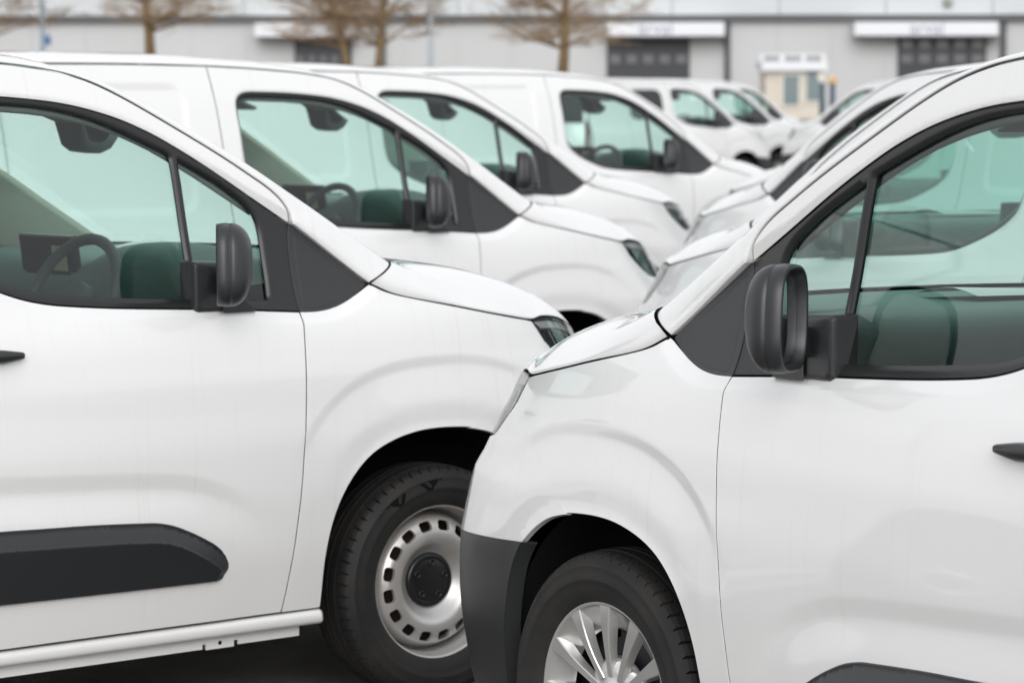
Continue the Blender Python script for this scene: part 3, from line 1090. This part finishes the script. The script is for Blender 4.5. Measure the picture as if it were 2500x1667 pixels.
    rear_e = [(s_of(.388, .2), .20), (s_of(.386, .307), .307), (s_of(.379, .36), .36), (s_of(.365, .425), .425), (s_of(.351, .475), .475), (s_of(.334, .525), .525), (s_of(.312, .575), .575), (s_of(.286, .616), .616), line[0]]
    bb = chain(line, [(E_, .60), (E_, .20)], [(E_, .20), (s_of(.6, .2), .2), rear_e[0]], rear_e)
    panel('lower_bumper', bb, M['plastic'], van, gap=.001, depth=.04, step=.03, off=-.001)
    hl_t = [(s_of(.380, 1.001), 1.001), (s_of(.45, 1.0045), 1.0045), (s_of(.56, .992), .992), (s_of(.68, .962), .962), (s_of(.74, .945), .945)]
    hl_f = [hl_t[-1], (s_of(.775, .90), .90), (s_of(.77, .862), .862)]
    hl_b = [hl_f[-1], (s_of(.68, .848), .848), tip]
    hl_r = [tip, (s_of(.50, .876), .876), (s_of(.452, .908), .908), (s_of(.427, .936), .936), (s_of(.404, .964), .964), hl_t[0]]
    hl = chain(hl_r, hl_t, hl_f, hl_b)
    lamps = dict(zip((1, -1), panel('headlamp', hl, M['lampdark'], van, gap=.002, depth=.02, off=-.010, step=.02)))
    panel('headlamp_cover', hl, M['lamp_glass'], lamps, gap=.002, depth=.010, off=.001, step=.02, gap_shade=False)
    st = chain([(s_of(.400, .993), .993), (s_of(.50, .988), .988), (s_of(.62, .966), .966), (s_of(.715, .940), .940)], [(s_of(.715, .940), .940), (s_of(.712, .924), .924)],
               [(s_of(.712, .924), .924), (s_of(.62, .950), .950), (s_of(.53, .968), .968), (s_of(.428, .975), .975)], [(s_of(.428, .975), .975), (s_of(.400, .993), .993)], sig=.003)
    panel('daytime_lamp', st, M['white_plastic'], lamps, gap=0, depth=.006, off=-.005, step=.01)
    rf = [(s_of(.475, .962), .962), (s_of(.60, .944), .944), (s_of(.605, .905), .905), (s_of(.56, .880), .880), (s_of(.505, .905), .905)]
    rf = np.array(rf + rf[:1])
    panel('reflector', resamp(rf, .008)[:-1], M['chrome'], lamps, gap=0, depth=.004, off=-.006, step=.012, edge=.002)
    rc = rf[:-1].mean(0)
    panel('lamp_lens', resamp(rc + (rf - rc) * .74, .008)[:-1], mat('green_lamp_glass', (.02, .075, .062), rough=.08, coat=1.0), lamps, gap=0, depth=.004, off=-.003, step=.012, edge=.002)
    gr = chain([(s_of(.79, .835), .835), (E_, .80)], [(E_, .80), (E_, .95)], [(E_, .95), (s_of(.79, .93), .93)], [(s_of(.79, .93), .93), (s_of(.79, .835), .835)])
    panel('grille', gr, M['trim'], van, gap=.002, depth=.02, off=-.004, step=.04)

    # ---------------- door moulding and handle
    mtop = [(-1.60, .583), (-1.43, .580), (-1.31, .576), (-1.19, .5725), (-1.097, .568), (-1.0, .562), (-.965, .558), (-.922, .548), (-.873, .529), (-.823, .505), (-.773, .477), (-.743, .456),
            (-.727, .440), (-.722, .425), (-.726, .411), (-.738, .3995)]
    mo = chain(mtop, [(-.738, .3995), (-.863, .400), (-1.117, .402), (-1.421, .406), (-1.60, .409)], [(-1.60, .409), (-1.615, .50), (-1.60, .583)], sig=.009)
    ridge = np.array([(-1.61, .536), (-1.43, .533), (-1.28, .529), (-1.126, .524), (-1.0, .517), (-.936, .509), (-.887, .495), (-.821, .463), (-.777, .440), (-.755, .422), (-.75, .40)])
    mtp = smooth_seg(mtop)
    def m_off(s, z):
        P = np.stack([s, z], 1)
        dt = dist_poly(P, mtp, closed=False)
        h = np.clip(dt / .046, 0, 1)
        h = np.where(h > .93, 1 - .035 + .035 * (1 - (1 - (h - .93) / .07) ** 2), h)
        return .003 + .024 * h - .014 * sstep(.51, .39, z)
    mo_ = mo if area(mo) > 0 else mo[::-1]
    _, mn_ = outward2(mo_)
    mfine = np.vstack([mo_ - mn_ * d for d in (.012, .024, .036, .0425, .0455, .049, .055)])
    panel('door_moulding', mo, M['plastic'], doors, gap=0, depth=.02, step=.016, off=m_off, edge=.004, fine=mfine)
    for sg in (1, -1):
        rows = []
        for t in np.linspace(0, 1, 22):
            x = -1.347 - .215 * t
            h = .0175 * (.42 + .58 * min(1, t / .34)) * min(1, (t / .03) ** .5) * (1 - .35 * t * t) if t > 0 else .0005
            h = max(h, .0005) * (1 if t < .97 else .8)
            zc = 1.002 + .002 * t
            bw = float(base_pt(x, zc)[1])
            outw = .010 + .030 * math.sin(math.pi * min(1, .12 + t * .8)) if 0 < t < 1 else .004
            w0 = -.006
            sec = [(w0, -h * .9), (outw * .55, -h), (outw * .92, -h * .55), (outw, .25 * h), (outw * .88, h * .8), (outw * .5, h), (w0, h * .95)]
            rows.append([(x, sg * (bw + a), zc + b) for a, b in sec])
        loft('door_handle', rows, M['plastic'], doors[sg], flip=(sg > 0))

    # ---------------- mirrors
    for sg in (1, -1):
        TH = R(36)
        def ring(a_, ins, pw=3.2, n=44, ext=0.0):
            """housing section: a_ along the housing's depth, ins = inset; the housing is turned in towards the door"""
            out = []
            hb = .088 - ins; z0 = 1.098 + ins * 1.25; z1 = 1.307 - ins * 1.05
            for k in range(n):
                a = 2 * math.pi * k / n
                c, s_ = math.cos(a), math.sin(a)
                ub = math.copysign(abs(c) ** (2 / pw), c); uz = math.copysign(abs(s_) ** (2 / pw), s_)
                zv = (z0 + z1) / 2 + (z1 - z0) / 2 * uz
                bb = hb * ub * (1 - .10 * (zv - 1.2) / .1 * (1 if ub > 0 else -.4))
                x = -.776 + a_ * math.cos(TH) - bb * math.sin(TH)
                w_ = .968 + a_ * math.sin(TH) + bb * math.cos(TH)
                out.append((x, sg * w_, zv))
            return out
        rows = []
        for a_, ins, pw in ((.052, .072, 2.2), (.0505, .056, 2.3), (.047, .040, 2.4), (.040, .025, 2.55), (.031, .014, 2.7), (.020, .006, 2.9), (.008, .0015, 3.1), (-.0045, .0004, 3.2), (-.0052, .0016, 3.2), (-.0072, .0016, 3.2), (-.008, 0, 3.2),
                            (-.022, .0004, 3.3), (-.036, .002, 3.3), (-.0385, .0045, 3.3), (-.0385, .0085, 3.3), (-.035, .011, 3.3), (-.016, .013, 3.3)):
            rows.append(ring(a_, ins, pw))
        m_ = loft('mirror', rows, M['plastic'], van, closed=True, flip=(sg < 0))
        cap = rows[0]
        mk('mirror_cap', cap, [tuple(range(len(cap)))[::(-1 if sg > 0 else 1)]], M['plastic'], m_)
        gl = ring(-.0175, .0145, 3.3)
        mk('mirror_glass', gl, [tuple(range(len(gl)))[::(1 if sg > 0 else -1)]], M['mirror'], m_, smooth=False)
        rowsb = []
        for w_, x0, x1, z0, z1 in ((.800, -.812, -.690, 1.074, 1.208), (.848, -.813, -.700, 1.075, 1.206), (.858, -.811, -.708, 1.078, 1.203), (.863, -.806, -.715, 1.084, 1.198), (.863, -.800, -.722, 1.09, 1.192)):
            rowsb.append([(x0, sg * w_, z0 + .01), (x0 - .002, sg * w_, z1 - .004), (x0 + .008, sg * w_, z1), (x1, sg * w_, z1 - .006), (x1 + .012, sg * w_, z1 - .04), (x1 + .02, sg * w_, z0), (x0 + .01, sg * w_, z0)])
        mb_ = loft('mirror_base', rowsb, M['plastic'], m_, closed=True, flip=(sg < 0))
        capf = rowsb[-1]
        mk('mirror_base_end', capf, [tuple(range(7))[::(-1 if sg < 0 else 1)]], M['plastic'], m_, smooth=False)
        bevel(mb_, .003)
        mb = MB(); mb.box((-.722, sg * .872, 1.150), (.040, .040, .06))
        bevel(mb.build('mirror_arm', M['trim'], m_), .006)
        mb = MB()
        mb.add([(-.73, sg * .868, 1.074), (-.73, sg * .868, 1.150), (-.62, sg * .866, 1.074), (-.73, sg * .825, 1.150), (-.62, sg * .835, 1.074), (-.73, sg * .825, 1.074)],
               [(0, 1, 2)[::(-1 if sg < 0 else 1)], (1, 3, 4, 2)[::(-1 if sg < 0 else 1)]])
        mb.build('mirror_foot', M['plastic'], m_)

    # ---------------- interior
    prof = [(.10, 1.178), (-.02, 1.180), (-.15, 1.181), (-.30, 1.182), (-.45, 1.184), (-.56, 1.184), (-.625, 1.178), (-.662, 1.162), (-.682, 1.135), (-.690, 1.09), (-.682, 1.0), (-.655, .92), (-.60, .84), (-.58, .62)]
    pr = resamp(catmull(prof, 6), .03)
    rows = []
    for y in np.concatenate([[-.735, -.725, -.70], np.linspace(-.66, .66, 34), [.70, .725, .735]]):
        edge_ = sstep(.735, .60, abs(y))
        hump = .045 * math.exp(-((y + .38) / .19) ** 4)
        r = []
        for x, z in pr:
            dz = hump * sstep(-.30, -.50, x) * sstep(1.05, 1.17, z)
            cx_ = x + (1 - edge_) * .06 * sstep(-.3, -.6, x)
            if x > -.45: cx_ -= .245 * (abs(y) / .75) ** 2 * (x + .45) / .55
            r.append((cx_, y, z + dz - (1 - edge_) * .05 * sstep(1.0, 1.15, z)))
        rows.append(r)
    dash = loft('dashboard', rows, M['tinted_in'], van, flip=True)
    for sg in (1, -1):
        mb = MB()
        vp = []
        for a in np.linspace(0, 2 * math.pi, 28, endpoint=False):
            u_ = math.copysign(abs(math.cos(a)) ** .7, math.cos(a)) * .042; v_ = math.sin(a) * .018
            vp.append((-.640 + u_ * .9, sg * (.700 - .02 * math.cos(a)), 1.163 + v_ + u_ * .12))
        mb.tube(vp + vp[:1], .0035, 6, cap=False)
        vv = mb.build('air_vent', M['dark_in'], dash, smooth=True)
        mk('vent_opening', [(p[0] * .999, p[1] + sg * .002, p[2]) for p in vp], [tuple(range(28))[::(-1 if sg > 0 else 1)]], M['dark'], dash, smooth=False)
    mb = MB()
    mb.box((-.672, .0, 1.178), (.02, .27, .135), ry=R(-8))
    t_ = bevel(mb.build('dash_screen', M['trim'], dash), .006)
    mk('screen_glass', [(-.6795, -.11, 1.125), (-.6795, .11, 1.125), (-.692, .11, 1.232), (-.692, -.11, 1.232)], [(0, 3, 2, 1)], M['screen'], dash, smooth=False)
    # steering wheel, right-hand drive
    mb = MB()
    c = Vector((-.862, -.375, 1.085)); fw = Vector((math.sin(R(24)), 0, math.cos(R(24)))); lat = Vector((0, 1, 0)); ax = fw.cross(lat)
    pts = [c + (fw * math.cos(a) * .178 + lat * math.sin(a) * .186) for a in np.linspace(0, 2 * math.pi, 40)]
    mb.tube(pts, .0155, 8, cap=False)
    for a in (R(95), R(-95), R(180)):
        d = fw * math.cos(a) + lat * math.sin(a)
        mb.tube([c + d * .05 + ax * -.02, c + d * .17], .014, 6)
    mb.tube([c + ax * .012, c - ax * .035], .062, 20)
    mb.tube([c - ax * .03, c - ax * .22 + Vector((.0, 0, -.02))], .04, 10)
    mb.build('steering_wheel', M['dark_in'], van, smooth=True)
    # mirror housing hanging at the top of the windscreen
    hp = [(-.70, 1.615), (-.635, 1.575), (-.604, 1.482), (-.585, 1.470), (-.536, 1.464), (-.500, 1.478), (-.478, 1.505), (-.505, 1.522), (-.60, 1.585), (-.66, 1.62)]
    rows = []
    for y, k in ((-.075, .55), (-.07, .85), (-.045, 1), (.03, 1), (.05, .85), (.055, .55)):
        cxm = np.mean(hp, 0)
        rows.append([(cxm[0] + (a - cxm[0]) * k, y, cxm[1] + (b - cxm[1]) * k) for a, b in hp])
    o = loft('sensor_housing', rows, M['dark_in'], van, closed=True)
    for y in (-.42, .30):
        mb = MB(); mb.box((-.885, y, 1.585), (.15, .33, .016), ry=R(20))
        bevel(mb.build('sun_visor', M['liner_roof'], van), .006)
    # roof edge trim above the doors
    ft = np.array(FRAME_TOP[:12])
    for sg in (1, -1):
        rows = []
        for x in np.linspace(-.56, -1.80, 30):
            zl = float(np.interp(-x, -ft[:, 0], ft[:, 1])) - .034
            wi = float(np.interp(zl, _zz, _ww)) - .045
            rows.append([(x, sg * (wi - .028), zl + .085), (x, sg * (wi - .004), zl + .05), (x, sg * wi, zl + .012), (x, sg * (wi - .008), zl), (x, sg * (wi - .020), zl + .01), (x, sg * (wi - .045), zl + .07)])
        loft('roof_trim', rows, M['liner_roof'], van, flip=(sg > 0))
    mk('screen_label', [(-.6812, -.10, 1.14), (-.6812, -.03, 1.14), (-.6905, -.03, 1.215), (-.6905, -.10, 1.215)], [(0, 3, 2, 1)], mat('buff_label', (.62, .58, .36), rough=.7), dash, smooth=False)
    # sheet of paper on the dash top
    rows = []
    for i, u_ in enumerate(np.linspace(0, 1, 6)):
        rows.append([(-.20 - .21 * u_ + .04 * v, -.16 + .297 * v, 1.1885 + .012 * math.sin(3 * u_) * (.4 + v) + .004) for v in np.linspace(0, 1, 6)])
    loft('paper_sheet', rows, M['paper'], van)
    for y in (-.38, .38):
        mb = MB()
        mb.box((-1.33, y, .66), (.50, .50, .16)); mb.box((-1.66, y, 1.0), (.14, .48, .62), ry=R(-14)); mb.box((-1.755, y, 1.40), (.09, .26, .17), ry=R(-10))
        bevel(mb.build('seat', M['seat'], van), .05, 3)
    mb = MB(); mb.box((-1.88, 0, 1.05), (.03, 1.38, 1.22))
    mb.build('bulkhead', M['tinted_in'], van)
    mb = MB(); mb.box((-1.2, 0, .47), (1.4, 1.5, .03))
    mb.build('cabin_floor', M['dark_in'], van)

    # ---------------- back of the van
    zz = np.linspace(.45, 1.70, 26)
    for sg in (1, -1):
        ww = np.interp(zz, _zz, _ww) - .03
        v = [(-3.50, sg * .003, z) for z in zz] + [(-3.50 + .03, sg * w_, z) for w_, z in zip(ww, zz)] + [(-3.44, sg * (w_ - .005), z) for w_, z in zip(ww, zz)]
        f = []
        for i in range(len(zz) - 1):
            for a in (0, 1):
                k = a * len(zz)
                f.append((k + i, k + len(zz) + i, k + len(zz) + i + 1, k + i + 1)[::(-1 if sg > 0 else 1)])
        rd = mk('rear_door', v, f, M['paint'], van)
        mb = MB(); mb.box((-3.492, sg * .42, 1.38), (.012, .62, .42)); bevel(mb.build('rear_window', M['screen'], rd), .004)
        mb = MB(); mb.box((-3.478, sg * .80, 1.02), (.05, .06, .36)); bevel(mb.build('tail_lamp', M['red'], van), .012)
    mb = MB(); mb.box((-3.46, 0, .42), (.18, 1.72, .24)); bevel(mb.build('rear_bumper', M['plastic'], van), .03)
    return van


def copy_tree(o, parent=None):
    c = o.copy()
    COL.objects.link(c)
    c.parent = parent
    for ch in list(o.children):
        copy_tree(ch, c)
    return c


def place(o, X, Y, yaw, scale=1.0):
    o.location = (X, Y, 0)
    o.rotation_euler = (0, 0, R(yaw))
    o.scale = (scale,) * 3


GRP = 'white vans parked nose to nose in two rows'
proto = build_van()
VANS = [
    # X, Y, yaw, wheels, steer, label
    (-.7641, 9.4414, 41.58, 'steel', -5, 'white panel van at front left with a bare silver steel wheel and black centre cap'),
    (.9265, 7.4202, 121.42, 'cover', 4, 'white panel van at front right with a spoked silver wheel cover'),
    (-.3603, 14.0784, 41.89, 'steel', 0, 'white panel van right behind the front left van, second of the left row'),
    (.0329, 18.6762, 40.35, 'steel', 0, 'white panel van in the left row, third from the front'),
    (.9638, 23.0078, 43.1, 'steel', 0, 'white panel van in the left row, fourth from the front, whole cab window in view'),
    (1.4579, 11.998, 121.4, 'steel', 0, 'white panel van seen through the front right van, second of the right row'),
    (1.845, 16.55, 121.4, 'steel', 0, 'white panel van in the right row, third from the front, dark corner trim in view'),
    (2.2737, 20.53, 121.4, 'steel', 0, 'white panel van in the right row of which only the bonnet edge and roof show'),
    (2.717, 48.0, 49.0, 'steel', 0, 'distant white crew van with an extra side window behind its front door'),
    (3.560, 52.02, 49.0, 'steel', 0, 'distant white van between the crew van and the farthest van of the left row'),
    (4.350, 59.2, 49.0, 'steel', 0, 'farthest white van of the left row, only a sliver of cab window showing'),
    (5.205, 50.3, 125.0, 'steel', 0, 'distant white van on the right, its nose facing the far left row'),
]
made = []
for i, (X, Y, yaw, st, steer, lab) in enumerate(VANS):
    o = proto if i == 0 else copy_tree(proto)
    place(o, X, Y, yaw)
    tag(o, lab, 'van', GRP)
    made.append(o)
for o, (X, Y, yaw, st, steer, lab) in zip(made, VANS):
    add_wheels(o, st, R(steer))
crew = made[8]
sw = np.array([(-1.83 + .36 * (1 + math.copysign(abs(math.cos(a)) ** .35, math.cos(a))) * -1 + .0, 1.415 + .205 * math.copysign(abs(math.sin(a)) ** .35, math.sin(a))) for a in np.linspace(0, 2 * math.pi, 60, endpoint=False)])
panel('side_window', sw, M['screen'], crew, gap=0, depth=.01, off=.012, step=.08)

# ------------------------------------------------------------------ ground
M['asphalt'] = mat('worn_asphalt', (.25, .243, .23), rough=.9, noise=(3.2, (.16, .15, .135), .35, .68), bump=(160, .5, .006))
g = mk('ground', [(-900, -300, 0), (900, -300, 0), (900, 1500, 0), (-900, 1500, 0)], [(0, 1, 2, 3)], M['asphalt'], smooth=False)
tag(g, kind='structure')

# ------------------------------------------------------------------ warehouse behind the lot
BD = 185.0                                   # distance of its front


def bx(px, D=BD): return (px - 1250) / 8000.0 * D          # widths and heights read off the photograph at that distance
def bz(py, D=BD): return 1.6416 + (217.5 - py) / 8000.0 * D


M['clad_light'] = mat('pale_cladding', (.60, .625, .645), rough=.55)
M['clad_grey'] = mat('grey_cladding', (.57, .575, .58), rough=.6, noise=(.15, (.53, .53, .53), .3, .7))
M['clad_dark'] = mat('dark_trim', (.10, .105, .11), rough=.6)
M['sign_white'] = mat('white_canopy', (.78, .79, .82), rough=.5)
M['door_grey'] = mat('dark_shutter', (.038, .040, .046), rough=.5)
M['pane_far'] = mat('door_pane', (.15, .15, .16), rough=.1)
M['cream'] = mat('cream_frame', (.70, .68, .60), rough=.6)
M['cream2'] = mat('cream_panel', (.66, .60, .52), rough=.6)
M['far_glass'] = mat('far_window_glass', (.20, .25, .26), rough=.05)
M['slot'] = mat('grey_slot', (.30, .30, .30), rough=.7)
M['ink'] = mat('sign_lettering', (.40, .43, .50), rough=.6)

bld = empty('warehouse', (0, BD, 0))
tag(bld, 'long grey warehouse with white canopies over dark dock doors', 'building')
ZB = bz(43)                                  # foot of the upper band
mb = MB(); mb.box((0, 10.2, ZB / 2), (200, 20, ZB)); mb.build('wall', M['clad_grey'], bld)
for k in range(-16, 17):                     # upper cladding panels
    mb = MB(); mb.box((k * 6.0, 9.9, ZB + 1.75), (5.97, 20.5, 3.4)); bevel(mb.build('cladding_panel', M['clad_light'], bld), .02, 1)
mb = MB(); mb.box((0, -.02, ZB - .12), (200, .5, .32)); mb.build('gutter', M['clad_dark'], bld)
for k in range(-33, 34):                     # vertical ribs of the wall sheets
    x = k * 3.0
    mb = MB(); mb.box((x, .17, ZB / 2), (.10, .06, ZB - .6)); mb.build('wall_rib', M['clad_grey'], bld)
for px in (1775, 2446, 937):
    mb = MB(); mb.tube([(bx(px), -.05, .1), (bx(px), -.05, ZB - .3)], .17, 10); mb.build('downpipe', M['clad_dark'], bld, smooth=True)


def text_obj(txt, size, loc, m, parent):
    cu = bpy.data.curves.new('lettering', 'FONT')
    cu.body = txt
    cu.size = size
    cu.extrude = .02
    cu.align_x = 'CENTER'
    o = bpy.data.objects.new('lettering', cu)
    COL.objects.link(o)
    dg = bpy.context.evaluated_depsgraph_get()
    me = bpy.data.meshes.new_from_object(o.evaluated_get(dg))
    bpy.data.objects.remove(o)
    me.materials.clear(); me.materials.append(m)
    o = bpy.data.objects.new('lettering', me)
    COL.objects.link(o)
    o.parent = parent
    o.location = loc
    o.rotation_euler = (R(90), 0, 0)
    return o


for (x0, x1, d0, d1, tx) in ((2078, 2424, 2190, 2405, 2252), (1480, 1764, 1482, 1683, 1598), (630, 870, 722, 862, None)):
    X0_, X1_ = bx(x0), bx(x1)
    zt, zb = bz(60), bz(93)
    mb = MB(); mb.box(((X0_ + X1_) / 2, -.75, (zt + zb) / 2), (X1_ - X0_, 1.5, zt - zb))
    cn = bevel(mb.build('canopy', M['sign_white'], bld), .03, 1)
    mb = MB(); mb.box(((X0_ + X1_) / 2 + .3, -.7, zb - .05), (X1_ - X0_ - .2, 1.4, .1)); mb.build('canopy_underside', M['clad_dark'], cn)
    if tx: text_obj('arval', 1.02, (bx(tx), -1.53, zb + .12), M['ink'], cn)
    D0, D1 = bx(d0), bx(d1)
    mb = MB(); mb.box(((D0 + D1) / 2, .10, zb / 2), (D1 - D0, .2, zb)); dr = mb.build('dock_door', M['door_grey'], bld)
    n = 5
    for i in range(n):
        for zc in (bz(113), bz(147)):
            if x0 == 2078 or zc == bz(147):
                mb = MB(); mb.box((D0 + (i + .5) * (D1 - D0) / n, -.01, zc), ((D1 - D0) / n * .62, .06, .5)); mb.build('door_pane', M['pane_far'], dr)

# entrance kiosk in front of it
KD = 172.0
def kx(px): return bx(px, KD)
def kz(py): return bz(py, KD)
kio = empty('entrance_kiosk', (0, KD, 0))
tag(kio, 'cream entrance kiosk with a flat white roof and tall windows by the warehouse', 'kiosk')
mb = MB(); mb.box(((kx(1868) + kx(2012)) / 2, 2, kz(178) / 2), (kx(2012) - kx(1868), 4, kz(178))); mb.build('wall', M['cream2'], kio)
mb = MB(); mb.box(((kx(1858) + kx(2016)) / 2, 1.8, kz(165)), (kx(2016) - kx(1858), 4.6, kz(155) - kz(176))); mb.build('roof', M['sign_white'], kio)
for a, b in ((1866, 1903), (1916, 1956), (1968, 2006)):
    mb = MB(); mb.box(((kx(a) + kx(b)) / 2, .3, kz(146)), (kx(b) - kx(a), .1, .28)); mb.build('roof_slot', M['slot'], kio)
mb = MB(); mb.box(((kx(1858) + kx(2016)) / 2, .8, kz(146)), (kx(2016) - kx(1858), .3, kz(136) - kz(156))); mb.build('parapet', M['sign_white'], kio)
for a, b, c, d in ((1912, 1948, 188, 258), (1968, 1998, 178, 248)):
    mb = MB(); mb.box(((kx(a - 7) + kx(b + 7)) / 2, -.04, (kz(c - 6) + kz(d + 6)) / 2), (kx(b + 7) - kx(a - 7), .12, kz(c - 6) - kz(d + 6))); w_ = mb.build('window', M['cream'], kio)
    mb = MB(); mb.box(((kx(a) + kx(b)) / 2, -.09, (kz(c) + kz(d)) / 2), (kx(b) - kx(a), .08, kz(c) - kz(d))); mb.build('pane', M['far_glass'], w_)
for i, (px, top, c) in enumerate(((2006, 203, (.05, .09, .12)), (2031, 207, (.05, .08, .13)))):
    mb = MB(); mb.tube([(0, 0, 0), (0, 0, bz(top, 150.) - .05)], .13, 10); mb.tube([(0, 0, 0), (0, 0, .12)], .22, 10)
    p = empty('post', (bx(px, 150.), 150., 0))
    mb.build('shaft', mat('blue_grey_post%d' % i, c, rough=.6), p, smooth=True)
    if i:
        mb = MB(); z = bz(top, 150.)
        mb.tube([(0, 0, z - .05), (0, 0, z + .05), (0, 0, z + .2), (0, 0, z + .32), (0, 0, z + .38)], [.12, .19, .20, .13, .02], 12)
        mb.build('beacon', mat('amber_beacon', (.72, .48, .22), rough=.4), p, smooth=True)
        tag(p, 'dark blue post with an amber beacon on top beside the kiosk', 'post')
    else:
        mb = MB(); mb.box((-.06, 0, bz(190, 150.)), (.3, .12, .28)); mb.build('lamp_head', M['cream'], p)
        tag(p, 'dark blue post with a cream lamp head beside the kiosk window', 'post')
# small round lamp on the upper cladding
mb = MB(); mb.tube([(0, 0, 0), (0, -.25, 0), (0, -.3, 0)], [.28, .28, .1], 14)
o = mb.build('wall_lamp', mat('wall_lamp_grey', (.30, .30, .28), rough=.5), None, smooth=True, loc=(bx(2307), BD - .36, bz(12)))
tag(o, 'small round grey lamp on the pale upper cladding of the warehouse', 'lamp')

# light pole with a blue plate
PD = 105.
pole = empty('light_pole', (bx(110, PD), PD, 0))
tag(pole, 'pale blue lamp post with a small blue plate at the far left', 'lamp post')
M['pole'] = mat('pale_blue_paint', (.48, .60, .68), rough=.45)
mb = MB(); mb.tube([(0, 0, 0), (0, 0, 1.2), (0, 0, 9)], [.115, .10, .075], 12); mb.build('shaft', M['pole'], pole, smooth=True)
mb = MB(); mb.tube([(0, 0, 8.9), (.1, 0, 9.2), (.9, 0, 9.35)], .05, 8); mb.build('arm', M['pole'], pole, smooth=True)
mb = MB(); mb.box((1.1, 0, 9.33), (.6, .25, .10)); bevel(mb.build('lamp_head', M['clad_light'], pole), .03)
mb = MB(); mb.box((.16, -.02, bz(100, PD)), (.20, .03, .30)); mb.build('plate', mat('blue_plate', (.10, .25, .62), rough=.4), pole)
pole2 = empty('light_pole', (bx(1053, PD + 20), PD + 20, 0))
tag(pole2, 'slim grey lamp post between the two right-hand trees', 'lamp post')
mb = MB(); mb.tube([(0, 0, 0), (0, 0, 1.2), (0, 0, 9)], [.14, .12, .10], 12); mb.build('shaft', mat('grey_post_paint', (.40, .45, .48), rough=.5), pole2, smooth=True)
mb = MB(); mb.box((.45, 0, 9.0), (1.0, .22, .10)); mb.build('lamp_head', M['clad_light'], pole2)

# ------------------------------------------------------------------ bare trees in early spring
M['bark'] = mat('ochre_bark', (.29, .20, .095), rough=.9, noise=(6, (.20, .135, .07), .35, .65), bump=(20, .5, .02))
M['twig'] = mat('brown_twigs', (.42, .30, .19), rough=.9, noise=(2, (.33, .22, .13), .35, .65))


def tree(label, X, Y, seed, H=9.0, fork=2.6, r0=.17, stems=1):
    rnd = random.Random(seed)
    root = empty('bare_tree', (X, Y, 0))
    tag(root, label, 'tree', 'bare trees in front of the warehouse')
    tr, tw = MB(), MB()

    def grow(p, d, L, r, lvl):
        n = 5 if lvl == 0 else 4 if lvl < 3 else 3
        pts = [p]; rad = [r]
        q = p.copy(); dd = d.copy()
        kids = []
        for i in range(n):
            dd = (dd + Vector((rnd.uniform(-1, 1), rnd.uniform(-1, 1), rnd.uniform(-.4, .6))) * (.17 if lvl else .07)).normalized()
            q = q + dd * (L / n)
            pts.append(q.copy()); rad.append(max(r * (1 - .65 * (i + 1) / n), .008))
            if lvl < 4:
                for _ in range((4, 2, 2, 2)[lvl]):
                    kids.append((q.copy(), dd.copy(), rad[-1]))
        (tr if lvl < 2 else tw).tube(pts, rad, 8 if lvl == 0 else 5 if lvl < 3 else 3, cap=lvl < 2)
        for (kp, kd, kr) in kids:
            a = rnd.uniform(0, 2 * math.pi)
            side = Vector((math.cos(a), math.sin(a), rnd.uniform(-.25, .45)))
            nd = (kd * rnd.uniform(.15, .7) + side * rnd.uniform(.7, 1.0)).normalized()
            nl = rnd.uniform(.7, 1.3) * (2.25, 1.15, .70, .48)[lvl]
            if lvl >= 2 and rnd.random() < .30: continue
            grow(kp, nd, nl, max(min(kr * .6, (.05, .022, .011, .0075)[lvl]) * rnd.uniform(.7, 1), .006), lvl + 1)

    for k in range(stems):
        lean = Vector((rnd.uniform(-.05, .05) + (.13 * (k * 2 - 1) if stems > 1 else 0), rnd.uniform(-.03, .03), 1)).normalized()
        b = Vector((.20 * (k - .5) if stems > 1 else 0, 0, 0))
        t0 = b + lean * fork
        tr.tube([b, b + lean * .25, b + lean * fork * .5, t0], [r0 * 1.35, r0 * 1.08, r0, r0 * .95], 10)
        grow(t0, lean, H - fork, r0 * .95, 0)
    tr.build('trunk', M['bark'], root, smooth=True)
    tw.build('crown', M['twig'], root, smooth=False)
    return root


TD = 100.0
tree('bare tree with a single ochre trunk, second from the left', bx(377, TD), TD, 3, 6.8, 2.5, .175)
tree('bare tree with a twin trunk in front of a dark dock door', bx(890, TD), TD, 8, 6.6, 2.0, .12, 2)
tree('bare tree with a bushy crown, rightmost of the row', bx(1366, TD), TD, 15, 6.6, 1.9, .18)
tree('bare tree at the left edge, only its outer twigs in view', bx(-60, TD), TD, 21, 6.6, 2.1, .17)
